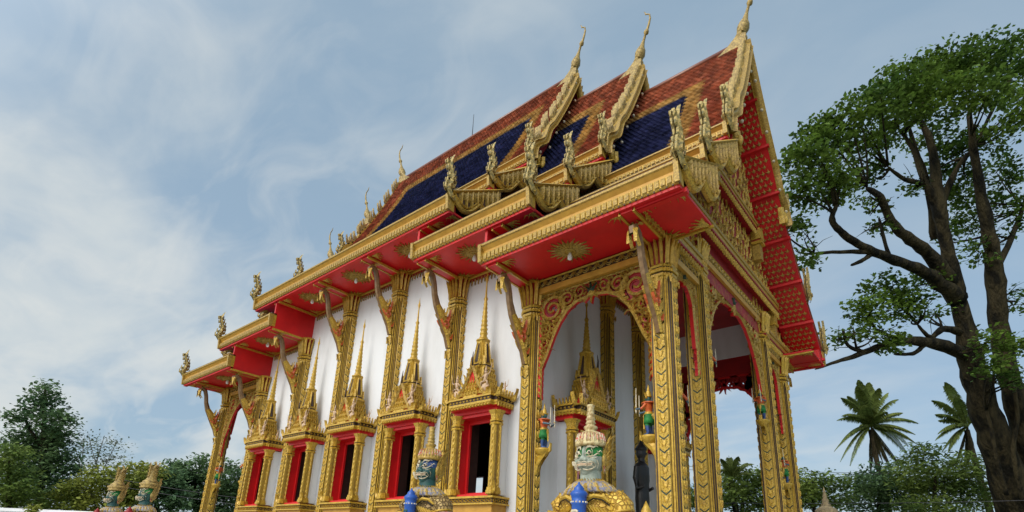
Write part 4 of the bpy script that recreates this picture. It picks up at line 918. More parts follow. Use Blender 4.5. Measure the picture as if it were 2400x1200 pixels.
# giants ---------------------------------------------------------------
def hand_mesh(s):
    mb = MB(); mb.ball((s * .085, 0, 0), (.05, .075, .10), 0, 12, 8); mb.tube([(s * .26, .09, -.05), (s * .17, .04, -.03), (s * .10, .01, -.01)], [.075, .066, .06], 10)
    for i in range(4):
        z = .075 - i * .048; L = (.9, 1.0, .95, .8)[i]
        mb.tube([(s * .08, -.05, z), (s * .035, -.125 * L, z), (-s * .05, -.125 * L, z), (-s * .095, -.055, z - .004), (-s * .085, .0, z - .006)], [.025, .024, .023, .020, .015], 7)
    mb.tube([(s * .10, -.02, .08), (s * .06, -.07, .135), (-s * .01, -.10, .135), (-s * .05, -.095, .12)], [.030, .027, .023, .016], 7)
    return remesh(mb, .012, 1)
HANDS = [hand_mesh(-1), hand_mesh(1)]
def giant(loc, rz, label, skin, eye, armour, crownm, kind, sc=1.0, hand=IVORY):
    root = tag(empty('giant_guardian', loc, rz), label, 'statue', 'giant guardian statues'); root.scale = (sc,) * 3
    mb = MB()
    el = lambda z, a, b, yo=0: [(a * math.cos(t), yo + b * math.sin(t), z) for t in np.linspace(0, 2 * PI, 20, endpoint=False)]
    mb.loft([el(1.15, .30, .25), el(1.35, .33, .27), el(1.62, .30, .24), el(1.8, .33, .26), el(2.05, .42, .30, -.02), el(2.28, .48, .31, -.02), el(2.45, .50, .26), el(2.56, .42, .21), el(2.64, .22, .18), el(2.72, .165, .16), el(2.86, .16, .16)])
    for s in (-1, 1):
        mb.tube([(s * .19, 0, .5), (s * .2, 0, .62), (s * .21, 0, .9), (s * .19, 0, 1.25)], [.12, .13, .17, .21], 12); mb.ball((s * .2, -.12, .56), (.11, .22, .08))
        mb.tube([(s * .40, 0, 2.44), (s * .52, -.02, 2.32), (s * .60, -.05, 2.02), (s * .60, -.10, 1.85), (s * .42, -.34, 1.88), (s * .24, -.47, 1.95)], [.17, .185, .155, .14, .115, .085], 14)
    b = remesh(mb, .024, 2)
    def pf(c):
        if c.z > 2.62 and abs(c.x) < .2: return 1
        if c.z < .62: return 3
        if 2.02 < c.z < 2.22 and abs(c.x) > .44: return 2
        if c.y < -.3 and abs(c.x) > .1 and c.z < 2.05: return 0
        if c.z < 1.22: return 3 if c.z < .8 else 2
        return 0
    paint(b, [armour, skin, BAND, crownm], pf); link('body', b, root)
    # head
    mb = MB()
    mb.ball((0, .02, 3.06), (.235, .25, .30), 0, 20, 14); mb.ball((0, -.13, 2.93), (.165, .12, .13), 0, 14, 10); mb.ball((0, -.1, 2.84), (.12, .12, .08), 0, 12, 8)
    for s in (-1, 1): mb.ball((s * .13, -.13, 3.0), (.10, .10, .10), 0, 12, 8)
    mb.ball((0, -.25, 3.02), (.05, .06, .05), 0); mb.ball((0, -.22, 3.10), (.035, .05, .1), 0)
    for s in (-1, 1): mb.ball((s * .045, -.25, 3.0), (.035, .04, .032), 0)
    h = remesh(mb, .016, 2)
    paint(h, [skin, eye], lambda c: 1 if (c.z > 3.07 and c.y < .05 and abs(c.x) > .045) else 0); ho = link('head', h, root)
    def sf(p, q, d):            # wrap onto the face: p = angle about the head, q = height
        k = math.sqrt(max(.05, 1 - ((q - 3.04) / .34) ** 2)); r = .245 + .045 * max(0, math.cos(p)) * (1 if q < 3.02 else .3)
        if q < 2.98: r += .025 * max(0, math.cos(p)) ** 2
        return (r * k * math.sin(p) * 1.0 + d * math.sin(p), .01 - (r * k * math.cos(p) * 1.02 + d * math.cos(p)), q)
    mb = MB()
    for s in (-1, 1):
        F = lambda p, q, d, s=s: sf(s * p, q, d)
        mb.stroke(F, [(.16, 3.15), (.3, 3.20), (.5, 3.21), (.75, 3.19), (.95, 3.22), (1.08, 3.2)], [.014, .018, .018, .015, .012, .005], .012, .03, 0)
        mb.stroke(F, [(.3, 3.05), (.5, 3.045), (.75, 3.06), (1.0, 3.10), (1.15, 3.09)], [.008, .012, .012, .01, .004], .012, .03, 0)
        mb.scroll(F, (.62, 3.095), .07, 1.3, 2.2, -1, .013, .012, .03, 0); mb.stroke(F, [(.1, 3.07), (.25, 3.10), (.4, 3.085), (.55, 3.03), (.8, 3.02), (1.0, 3.05)], [.006, .009, .009, .009, .008, .003], .012, .025, 0)
        mb.stroke(F, [(.95, 3.14), (1.1, 3.12), (1.25, 3.15), (1.35, 3.13)], [.008] * 4, .012, .028, 0)
        c = F(.44, 3.115, .0); mb.ball(c, (.034, .034, .028), 1, 12, 8); c = F(.44, 3.112, .026); mb.ball(c, (.018, .018, .018), 3, 8, 6)
        # mouth: wavy white lip band, pink inside, fangs
        mb.stroke(F, [(0, 2.955), (.18, 2.965), (.36, 2.95), (.55, 2.965), (.74, 2.955), (.86, 2.905), (.78, 2.885), (.62, 2.915), (.40, 2.905), (.18, 2.91), (0, 2.91)], [.008] * 11, .012, .026, 1)
        mb.stroke(F, [(0, 2.93), (.3, 2.925), (.6, 2.938)], [.016, .014, .01], .008, .014, 2)
        mb.leaf(F, (.34, 2.945), -PI / 2, .085, .03, 0, .02, .06, 1); mb.leaf(F, (.62, 2.92), PI / 2, .07, .03, 0, .02, .06, 1)
        mb.stroke(F, [(.06, 2.86), (.3, 2.845), (.6, 2.86), (.85, 2.9)], [.008, .01, .01, .004], .012, .025, 0)
        mb.stroke(F, [(.9, 3.0), (1.02, 2.95), (.98, 2.88)], [.006, .009, .003], .012, .025, 0)
    mb.build('face_markings', [IVORY, IVORY, PINKC, BLACK], root)
    mb = MB()                 # ears with flame guards
    for s in (-1, 1):
        mb = MB()
        F = lambda p, q, d, s=s: (s * (.225 + p * (.42 if kind == 0 else .2) + d * .3), .06 + p * .72 - d, q)
        mb.ball((s * .25, .04, 3.02), (.035, .06, .1), 0, 8, 6)
        for k in range(7): mb.leaf(F, (.03 + .01 * k, 2.9 + k * .06), (.35 + k * .1), .17 + .028 * k, .05, .5, .0, .04, 0, -.04, n=5)
        mb.stroke(F, [(.02, 2.82), (.0, 2.95), (.02, 3.12), (.08, 3.24), (.17, 3.34), (.28, 3.42)], [.03, .045, .05, .045, .03, .004], .01, .05, 0, -.03)
        mb.stroke(F, [(.03, 2.84), (.03, 3.08)], [.015] * 2, .05, .07, 1)
        mb.build('ear_guard', [GOLDP if kind == 0 else crownm, BAND], root)
    mb = MB()
    if kind == 0:
        P = [(.25, 3.22), (.275, 3.25), (.268, 3.28), (.25, 3.30), (.26, 3.33), (.25, 3.36), (.235, 3.38), (.23, 3.43), (.19, 3.49), (.14, 3.52), (.09, 3.53), (.10, 3.56), (.125, 3.60), (.11, 3.63), (.08, 3.64), (.075, 3.67), (.095, 3.69), (.075, 3.72), (.072, 3.75), (.088, 3.77), (.07, 3.80), (.066, 3.84), (.078, 3.86), (.062, 3.89), (.06, 3.93), (.07, 3.95), (.055, 3.97), (.072, 4.05), (.07, 4.06), (.01, 4.02)]
        P = [(r, 3.24 + (z - 3.24) * .80) for r, z in P]; mb.lathe(P, n=18, m=0)
        for k in range(24):
            a = 2 * PI * k / 24; g = lambda p, q, d, a=a: ((.245 + d - .35 * max(0, q - 3.30)) * math.sin(a) + p * math.cos(a), -(.245 + d - .35 * max(0, q - 3.30)) * math.cos(a) + p * math.sin(a), q)
            mb.leaf(g, (0, 3.26), PI / 2, .15, .026, 0, .0, .025, 0, -.02, n=4); mb.leaf(g, (0, 3.31), PI / 2, .12, .016, 0, .012, .035, 1, -.02, n=4)
    else:
        P = [(.27, 3.24), (.31, 3.26), (.30, 3.29), (.26, 3.31), (.34, 3.36), (.33, 3.38), (.24, 3.42), (.26, 3.45), (.18, 3.50), (.15, 3.54), (.12, 3.6), (.08, 3.75), (.03, 3.9)]
        mb.lathe(P, n=18, m=0)
        for s in (1, -1):
            F = lambda p, q, d, s=s: (s * d, p, q)
            mb.stroke(F, [(.12, 3.45), (.02, 3.6), (.08, 3.74), (-.02, 3.86), (.06, 3.98), (.02, 4.1)], [.1, .11, .09, .075, .045, .004], .03, .08, 0)
            for q in range(5): mb.leaf(F, (.06, 3.5 + q * .1), .7, .22, .05, .8, .02, .06, 0); mb.leaf(F, (-.06, 3.5 + q * .1), 2.4, .18, .05, -.8, .02, .06, 0)
    mb.build('crown', [crownm, BAND], root)
    mb = MB()                 # collar, belts and chest scrollwork
    ell = lambda z, a, b, t, yo=0: (a * math.sin(t), yo - b * math.cos(t), z)
    mb.loft([el(2.66, .20, .19), el(2.69, .26, .24), el(2.63, .34, .28), el(2.54, .45, .29, -.01), el(2.52, .44, .27, -.01)], 1)
    for k in range(26):
        t = 2 * PI * k / 26; g = lambda p, q, d, t=t: (ell(q, .30 + d + (2.66 - q) * .95, .25 + d + (2.66 - q) * .55, t)[0] + p * math.cos(t), ell(q, .30 + d + (2.66 - q) * .95, .25 + d + (2.66 - q) * .55, t)[1] + p * math.sin(t), q)
        mb.leaf(g, (0, 2.65), -PI / 2, .17, .045, .6, .0, .03, 0 if k % 2 else 1, -.02, n=5); mb.leaf(g, (0, 2.66), PI / 2 - .5, .08, .03, 1.4, -.07, -.03, 0, -.1, n=5)
    cf = lambda p, q, d: (p, -(math.sqrt(max(.02, 1 - (p / .52) ** 2)) * .315 + .02 + d), q)
    for s in (-1, 1):
        mb.stroke(cf, [(s * .44, 2.36), (s * .36, 2.44), (s * .24, 2.46), (s * .12, 2.40), (s * .06, 2.30), (s * .05, 2.2)], [.012, .026, .03, .03, .026, .02], .0, .022, 2)
        mb.stroke(cf, [(s * .44, 2.32), (s * .35, 2.40), (s * .24, 2.42), (s * .14, 2.36), (s * .09, 2.27), (s * .08, 2.2)], [.008, .01, .011, .011, .01, .01], .012, .03, 3)
        for k in range(7): mb.leaf(cf, (s * (.12 + .05 * k), 2.34 - .015 * k), -PI / 2 + s * .6, .22, .022, s * .3, .0, .02, 2, n=4)
        for z in (2.0, 2.05, 2.12, 2.19, 2.24):
            r_ = .168 if z in (2.0, 2.24) else .175; c0 = s * (.60 - (z - 2.02) * .27)
            mb.tube([(c0 + r_ * math.cos(t), -.045 + r_ * math.sin(t), z + .03 * s * math.cos(t)) for t in np.linspace(0, 2 * PI, 17)], .020, 6, 2 if z in (2.0, 2.24, 2.12) else 4)
        g = lambda p, q, d, s=s: (s * (.50 + p), -.02 - d, q)
        for k in range(2): mb.leaf(g, (-.03 + .03 * k, 2.46), 1.2 - .3 * k, .11, .035, .6, .0, .03, 2, -.03)
    for z, m in ((2.2, 2), (2.1, 4), (2.06, 2), (1.7, 2), (1.62, 4), (1.54, 2), (1.3, 2)):
        a_ = np.interp(z, [1.3, 1.62, 1.8, 2.05, 2.28], [.34, .31, .34, .43, .49]); b_ = np.interp(z, [1.3, 1.62, 1.8, 2.05, 2.28], [.28, .25, .27, .31, .325])
        mb.tube([(a_ * math.cos(t), -.02 + b_ * math.sin(t), z) for t in np.linspace(0, 2 * PI, 29)], .018, 6, m)
    mb.build('armour_trim', [GOLDP, COLLAR, GOLD, BLACK, BAND], root)
    cl = MB(); cl.lathe([(.10, .52), (.12, .6), (.06, .66), (.06, 1.0), (.075, 1.5), (.085, 1.95), (.10, 2.12), (.105, 2.25), (.115, 2.26), (.115, 2.28), (.10, 2.29), (.11, 2.36), (.13, 2.40), (.11, 2.43), (.07, 2.46), (.075, 2.48), (.05, 2.51), (.02, 2.54), (.012, 2.57)], (0, -.54), 18, 0); cl.V = [(x, y, z + (.14 if z > 1.6 else 0)) for x, y, z in cl.V]
    for k in range(14):
        a = 2 * PI * k / 14; cl.ball((.112 * math.cos(a), -.54 + .112 * math.sin(a), 2.425), .014, 1, 6, 5)
    cl.V = [(x + .08, y + .10, z - .07 if z > 1.6 else z) for x, y, z in cl.V]; cl.build('club', [BLUE if kind == 0 else REDD, IVORY], root)
    for i, s in enumerate((-1, 1)):
        me = HANDS[i].copy(); me.materials.clear(); me.materials.append(hand); link('hand', me, root, (.08, -.44, 2.10 - .2 * (i == 1)))
    for ch in root.children:
        if ch.name.split('.')[0] in ('head', 'face_markings', 'crown', 'ear_guard'): ch.scale = (.87, .87, 1)
    mb = MB(); mb.box(-.5, .5, -.65, .45, .12, .5); mb.box(-.6, .6, -.75, .55, 0, .121); mb.box(-.56, .56, -.71, .51, .38, .44); mb.build('pedestal', [STONE], root)
    return root
giant((-4.40, 7.05, -.02), 0.0, 'giant guardian statue in yellow scale armour with pale grey face and green eye mask', PALEG, EYEG, SCALE_Y, CREAM, 0)
giant((-8.08, 7.05, .04), 0.0, 'giant guardian statue with dark teal face and tan armour in front of a red window', TEAL, EYEB, SCALE_T, GOLDP, 0, hand=TEAL)
for (u, v, d, lab) in ((265, 1182, 16.3, 'far guardian statue with flame crown, left of the pair before the yellow green bush'), (341, 1178, 15.5, 'far guardian statue with flame crown, right of the pair and nearer the hall')):
    p = at(u, v, d); giant((p.x, p.y, 0), .15, lab, TEAL, EYEG, SCALE_T, GOLDW, 1, p.z / 2.80, TEAL)
# black standing statue -------------------------------------------------
mb = MB()
el = lambda z, a, b, yo=0: [(a * math.cos(t), yo + b * math.sin(t), z) for t in np.linspace(0, 2 * PI, 20, endpoint=False)]
mb.loft([el(0, .30, .22), el(.06, .28, .2), el(.1, .22, .17), el(.7, .24, .17), el(1.3, .26, .19), el(1.6, .24, .18), el(1.95, .31, .2), el(2.2, .33, .19), el(2.3, .24, .15), el(2.36, .11, .1), el(2.46, .10, .10)])
for s in (-1, 1): mb.tube([(s * .30, 0, 2.2), (s * .37, .02, 1.85), (s * .37, -.02, 1.55), (s * .26, -.22, 1.62)], [.09, .08, .065, .05], 10)
mb.ball((0, 0, 2.62), (.14, .155, .19), 0, 16, 12); mb.ball((0, -.15, 2.6), (.025, .04, .04)); mb.lathe([(.17, 2.72), (.19, 2.75), (.13, 2.84), (.08, 2.9), (.03, 3.0), (.012, 3.22)], n=12)
for s in (-1, 1): mb.ball((s * .15, .02, 2.6), (.03, .04, .1))
me = remesh(mb, .022, 1); me.materials.append(BLACK)
bs = tag(empty('standing_statue', (-7.45, 14.75, 2.0), PI / 2), 'black standing statue with pointed crown in the shade of the porch', 'statue'); link('figure', me, bs)
mb = MB(); mb.lathe([(.42, 0), (.45, .04), (.36, .08), (.4, .12), (.3, .14)], n=20); mb.build('base', [GOLD], bs)
# notice
mb = MB(); mb.box(-.004, .004, -.17, .17, -.2, .2); n_ = mb.build('paper_notice', [PINK], None, (-8.0, 12.05, 3.72)); tag(n_, 'pink paper notice hanging in the dark doorway behind the pale giant', 'paper notice')
mb = MB(); mb.box(-8.06, -8.02, 11.6, 12.7, 3.91, 3.95)
# finial posts
p = at(1514, 1174, 9.6); fp = tag(empty('finial_post', (p.x, p.y, 0)), 'small gold tiered finial at the foot of the nearest corner column', 'finial')
mb = MB(); zt = p.z; mb.lathe([(.2, zt - .5), (.22, zt - .46), (.17, zt - .42), (.16, zt - .34), (.18, zt - .32), (.12, zt - .28), (.13, zt - .25), (.09, zt - .2), (.09, zt - .17), (.05, zt - .1), (.004, zt)], n=14); mb.build('spire', [GOLD], fp)
mb = MB(); mb.box(-.25, .25, -.25, .25, 0, zt - .9); mb.box(-.3, .3, -.3, .3, zt - .9, zt - .5); mb.build('post', [STONE], fp)
p = at(1930, 1140, 24); fp = tag(empty('stupa_finial', (p.x, p.y, 0)), 'weathered gold brown stupa finial in front of the green hedge on the right', 'stupa')
mb = MB(); zt = p.z; mb.lathe([(.5, zt - 1.6), (.55, zt - 1.3), (.4, zt - 1.2), (.46, zt - 1.05), (.30, zt - .92), (.18, zt - .85), (.20, zt - .8), (.12, zt - .68), (.14, zt - .6), (.08, zt - .5), (.10, zt - .44), (.05, zt - .3), (.06, zt - .26), (.003, zt)], n=14); mb.build('spire', [STONEG], fp)
mb = MB(); mb.box(-.6, .6, -.6, .6, 0, zt - 1.61); mb.box(-.66, .66, -.66, .66, zt - 1.9, zt - 1.7); mb.build('base', [STONEG], fp)
# ------------------------------------------------------------------ vegetation
def leaves(name, pts, size, mat_, parent, flat=0.6, aspect=.5):
    n = len(pts); a = NP.uniform(0, 2 * PI, n); d = np.stack([np.cos(a), np.sin(a), NP.normal(-.15, .45, n)], 1); d /= np.linalg.norm(d, axis=1)[:, None]
    up = np.stack([NP.normal(0, flat, n), NP.normal(0, flat, n), np.ones(n)], 1); s = np.cross(d, up); s /= np.linalg.norm(s, axis=1)[:, None] + 1e-9
    L = size * NP.uniform(.6, 1.3, n)[:, None]; W = L * aspect
    nrm = np.cross(s, d); base = pts - d * L * .5
    V = np.stack([base, base + d * L * .45 + s * W * .5 + nrm * L * .08, base + d * L, base + d * L * .45 - s * W * .5 + nrm * L * .08], 1).reshape(-1, 3)
    me = bpy.data.meshes.new(name); me.vertices.add(4 * n); me.vertices.foreach_set('co', V.ravel().astype(np.float32))
    me.loops.add(4 * n); me.loops.foreach_set('vertex_index', np.arange(4 * n, dtype=np.int32)); me.polygons.add(n)
    me.polygons.foreach_set('loop_start', np.arange(0, 4 * n, 4, dtype=np.int32)); me.materials.append(mat_)
    t = me.attributes.new('rnd', 'FLOAT', 'FACE'); t.data.foreach_set('value', NP.uniform(0, 1, n).astype(np.float32)); me.update(); me.validate()
    return link(name, me, parent)
CTR = []
def crown_points(clusters, depth, dens, twig, per, dr=1.0):
    out = []
    for c in clusters:
        u, v, ru, rv = c[:4]; dz = c[4] if len(c) > 4 else NP.uniform(-1, 1) * 1.2; k = (c[5] if len(c) > 5 else 1.0) * dens
        d = depth + dz; ctr = np.array(at(u, v, d)); CTR.append(ctr); sx, sy = ru * d / FPX, rv * d / FPX; sd = (sx + sy) * .5 * dr
        nt_ = max(3, int(k * ru * rv / 100))
        q = NP.normal(0, 1, (nt_, 3)); q /= np.linalg.norm(q, axis=1)[:, None]; q *= (NP.uniform(.15, 1, nt_) ** .45)[:, None]
        tw = ctr + np.outer(q[:, 0] * sx, np.array(RGT)) - np.outer(q[:, 1] * sy, np.array(DWN)) + np.outer(q[:, 2] * sd, np.array(FWD))
        m = NP.poisson(per, nt_) + 2
        P = np.repeat(tw, m, 0); P = P + np.clip(NP.normal(0, 1, P.shape), -1.7, 1.7) * np.array([twig, twig, twig * .42]); out.append(P)
    return np.concatenate(out)
def tree(name, label, cat, depth, clusters, mat_, size, dens=1.0, twig=.5, per=16, stems=(), bark=None, group=None, dr=1.0, asp=.5, flat=.6, twigs=False):
    c = clusters[0]; b = at(stems[0][0][0], stems[0][0][1], depth) if stems else at(c[0], c[1], depth)
    root = tag(empty(name, (b.x, b.y, 0)), label, cat, group)
    mb = MB()
    for st in stems:
        pts = []; rad = []
        for i, s in enumerate(st):
            d = depth + (s[3] if len(s) > 3 else 0); pts.append(at(s[0], s[1], d) - root.location); rad.append(s[2] * d / FPX)
        if st is stems[0] and pts[0].z > 0: pts.insert(0, Vector((pts[0].x * .5 + 0, pts[0].y * .5, -.2))); rad.insert(0, rad[0] * 1.25)
        # smooth and roughen
        P2 = []; R2 = []
        for i in range(len(pts) - 1):
            for k in range(5):
                t = k / 5; p0 = pts[max(0, i - 1)]; p1 = pts[i]; p2 = pts[i + 1]; p3 = pts[min(len(pts) - 1, i + 2)]
                P2.append(.5 * ((2 * p1) + (p2 - p0) * t + (2 * p0 - 5 * p1 + 4 * p2 - p3) * t * t + (3 * p1 - p0 - 3 * p2 + p3) * t ** 3) + Vector(NP.normal(0, .06, 3)) * rad[i]); R2.append((rad[i] + (rad[i + 1] - rad[i]) * t) * NP.uniform(.92, 1.1))
        P2.append(pts[-1]); R2.append(rad[-1] * .5); mb.tube(P2, R2, 10 if rad[0] > .2 else 6)
    CTR.clear(); P = crown_points(clusters, depth, dens, twig, per, dr) - np.array(root.location)
    if stems:
        S_ = np.array([v for v in mb.V])
        for k, c in enumerate(CTR):
            c = c - np.array(root.location); dd_ = np.linalg.norm(S_ - c, axis=1) + np.maximum(0, S_[:, 2] - c[2]) * 1.5; e = S_[int(np.argmin(dd_))]
            for b_ in range(3 if twigs else 1):
                q = c + NP.normal(0, .3 if twigs else .2, 3); mid_ = (e + q) / 2 + NP.normal(0, .25, 3); ra = .055 if twigs else .03
                cur = [Vector(e * (1 - t) ** 2 + mid_ * 2 * t * (1 - t) + q * t * t) for t in np.linspace(0, 1, 8)]
                mb.tube(cur, [ra * (1 - .8 * t) for t in np.linspace(0, 1, 8)], 5)
                if twigs:
                    for t_ in (4, 5, 6): o_ = Vector(NP.normal(0, .28, 3)); mb.tube([cur[t_], cur[t_] + o_ * .6 + Vector((0, 0, .1)), cur[t_] + o_ * 1.2], [.02, .015, .006], 4)
        mb.build('trunk', [bark or BARK], root)
    leaves('crown', P, size, mat_, root, flat, asp)
    return root
big = [(2290,130,110,48,0),(2200,165,85,52,1),(2380,150,80,60,2),(2110,195,80,48,-1),(2050,240,62,42,-2),(2180,240,90,46,-1),(2290,215,90,48,-2),(2390,250,60,55,0),(1985,275,58,42,-2),(1925,315,55,46,-2),(1872,375,42,48,-3),(1935,395,58,46,-3),(2005,345,66,42,-1),(2085,300,66,36,1),(1885,455,40,42,-3),(1955,450,48,36,-2),(2030,405,42,32,0,.7),(2180,315,66,32,2,.8),(2255,350,55,50,2),(2335,320,48,42,0,.7),(2240,430,55,50,3),(2185,395,36,34,3,.6),(2375,400,36,66,2,.8),(2295,470,52,46,3),(1872,525,28,24,-3),(2265,520,46,36,3),(2385,500,28,50,1,.8),(2050,470,30,22,-1,.7),(1888,605,26,28,-3),(2085,680,55,45,-1),(2035,730,45,42,-2),(2130,715,55,45,-1,.9),(2170,655,44,34,0,.8),(2010,785,36,26,-2,.8),(2080,800,46,26,-2),(2190,730,30,34,0,.5),(1962,792,24,22,-2,.6),(2290,590,36,36,0,.6),(2345,800,50,50,-2,.8),(2310,860,34,42,-2.5,.7),(2385,700,26,56,0,.7),(2375,880,36,40,-2,.8),(2150,430,26,24,0,.5),(2120,250,60,30,3,.6),(2330,560,30,30,1,.5),(2060,540,24,20,-1,.5),(2225,560,20,24,2,.5)]
stems = [[(2412,1330,50),(2380,1190,39),(2342,1060,34),(2302,940,29),(2276,840,25),(2254,740,18),(2234,640,15),(2212,550,13),(2200,480,15),(2192,400,11,.5),(2180,330,8,1),(2150,270,5,1)],
 [(2360,1160,5,-1.25),(2335,1070,4,-1.2),(2322,1000,4,-1.05),(2312,960,3,-.95)], [(2400,1180,6,-1),(2374,1060,5,-.9),(2384,980,5,-.8),(2376,900,4,-.6)],
 [(2490,1330,38),(2436,1160,31),(2398,1000,25),(2366,890,21),(2344,780,18),(2334,660,20),(2322,570,15),(2300,460,11),(2284,360,8),(2270,260,5)],
 [(2225,660,18),(2172,590,14,-.5),(2112,545,11,-1),(2080,500,9,-1.2),(2062,462,8,-1.5),(2030,440,5,-1.5)],
 [(2245,700,20),(2165,638,13,-.8),(2082,605,11,-1.5),(2022,578,9,-2),(1976,548,8,-2.4),(1950,516,7,-2.5),(1962,478,4,-2.5)], [(2046,590,7,-1.8),(1985,590,5,-2.2),(1905,594,3,-2.6)], [(2040,598,6,-1.8),(2018,612,5,-1.9),(1994,622,3,-2)],
 [(2265,835,16),(2205,808,13,-.8),(2122,800,10,-1.4),(2062,812,8,-1.8),(2010,832,6,-2),(1960,848,4,-2.2),(1910,866,2,-2.4)], [(2120,802,6,-1.4),(2090,790,5,-1.6),(2050,770,3,-1.8)], [(2168,806,6,-1.1),(2140,828,5,-1.2),(2095,830,3,-1.4)], [(2255,780,10),(2212,770,8,-.5),(2180,790,5,-.8),(2150,760,3,-1)], [(2030,826,5,-2),(1988,810,4,-2.1),(1975,770,3,-2.2)],
 [(2200,490,10),(2165,420,7),(2140,350,5,.5),(2105,300,3,1)], [(2200,500,9,.5),(2240,400,6,1),(2290,340,4,1)], [(2170,430,6),(2120,420,5,-.5),(2080,390,3,-1)], [(2330,640,9),(2370,560,6,.5),(2400,480,4,1)], [(2084,600,5,-1.5),(2072,560,4,-1.5),(2060,510,3,-1.4)], [(2190,560,9,.8),(2175,440,8,1),(2140,330,5,1.2),(2125,280,3,1.3)]]
big = [(c[0], c[1], c[2] * .9, c[3] * .88, *c[4:]) for c in big]
tree('rain_tree', 'huge spreading rain tree with two mossy trunks standing right of the temple', 'tree', 25, big, LF_RAIN, .22, .95, .30, 36, [*stems], asp=.62, twigs=True)
tree('leafy_tree', 'tall dark tree with tiered open crown towering at the far left', 'tree', 46, [(108,918,20,16),(100,945,34,22),(62,975,36,22),(130,985,36,32),(95,1022,52,30),(142,1056,36,42),(75,1085,55,42),(122,1115,55,46),(45,1045,32,32),(108,905,20,9),(70,1150,60,40),(130,1170,45,30)], LF_DARK, .42, 2.2, .55, 26, [[(96,1230,8),(98,1100,6),(104,980,4),(106,905,2)], [(100,1060,4),(140,1010,3),(150,980,1)], [(100,1050,4),(66,1000,3),(55,960,1)]])
tree('slender_tree', 'thin pale tree with sparse see-through crown behind the yellow green bushes', 'tree', 52, [(195,1040,26,34,0,.4),(245,1050,36,36,0,.4),(215,1085,46,34,0,.4),(270,1075,22,30,0,.35),(185,1090,22,30,0,.4)], LF_WISP, .26, 6.0, .75, 9, [[(190,1230,1.8),(190,1120,1.3),(198,1020,.5)], [(225,1230,1.8),(222,1110,1.2),(245,1020,.5)], [(232,1120,1.0),(262,1060,.8),(275,1030,.4)], [(190,1110,1),(178,1050,.5)], [(228,1100,.9),(215,1050,.6),(205,1015,.3)]], BARKP)
tree('flowering_bush', 'broad yellow green bushy tree behind the two small guardian statues', 'tree', 42, [(190,1150,45,32),(250,1125,46,34),(312,1120,44,38),(290,1165,55,30),(160,1182,38,20),(352,1112,22,26),(230,1180,60,25)], LF_YEL, .34, 2.6, .45, 28, [[(250,1240,5),(250,1180,4),(252,1130,2)], [(250,1190,3),(200,1150,2),(180,1130,1)], [(250,1190,3),(300,1150,2),(318,1110,1)]], BARKP)
tree('leafy_tree', 'rounded dark green tree rising behind the leftmost column of the hall', 'tree', 58, [(455,1102,46,40),(425,1135,55,45),(485,1150,45,45),(540,1122,45,45),(500,1185,65,30),(580,1140,40,50),(405,1100,16,24)], LF_DARK, .46, 2.6, .5, 30, [[(460,1240,8),(458,1160,6),(455,1100,3)]])
tree('leafy_tree', 'mid green tree cut by the left picture edge behind the white wall', 'tree', 40, [(20,1075,38,38),(30,1130,46,46),(5,1170,40,30),(65,1175,40,26),(-20,1100,40,50)], LF_MID, .32, 2.6, .5, 22, [[(20,1240,6),(20,1150,5),(22,1075,2)]])
tree('leafy_tree', 'dark tree between the right small guardian statue and the rounded tree', 'tree', 50, [(368,1150,40,40),(390,1130,28,36),(350,1120,26,28),(330,1150,40,36),(400,1175,50,30)], LF_DARK, .42, 2.6, .5, 28, [[(365,1240,6),(366,1170,4),(370,1130,2)]])
tree('hedge_tree', 'bushy green tree seen through the porch between the front columns', 'tree', 31, [(1740,1130,58,40),(1700,1150,38,34),(1782,1150,48,36),(1802,1108,20,24),(1640,1165,40,36),(1750,1180,70,24),(1610,1180,40,30)], LF_MID, .25, 2.8, .36, 22, [[(1740,1260,6),(1740,1180,5),(1742,1130,2)]])
tree('hedge_tree', 'green leafy tree just right of the farthest front column', 'tree', 30, [(1900,1130,40,34),(1950,1148,44,30),(1880,1162,36,26),(1930,1180,60,20),(1850,1150,40,40)], LF_MID, .24, 2.8, .36, 22, [[(1910,1260,5),(1908,1190,4),(1905,1130,2)]])
tree('hedge_tree', 'dense dark green tree below the nearer coconut palm', 'tree', 33, [(2012,1140,44,32),(2070,1120,44,40),(2102,1150,54,38),(2030,1180,60,24),(2110,1185,60,20)], LF_DARK, .27, 2.8, .4, 22, [[(2060,1260,6),(2060,1190,5),(2064,1130,2)]])
tree('hedge_tree', 'bright green tree between the nearer palm and the rain tree trunk', 'tree', 29, [(2160,1078,42,34),(2142,1115,50,34),(2230,1118,52,40),(2200,1150,55,34),(2268,1098,34,36),(2180,1185,70,24),(2270,1160,50,40)], LF_MID, .34, 2.6, .42, 18, [[(2190,1260,6),(2190,1180,5),(2192,1110,2)]], asp=.28)
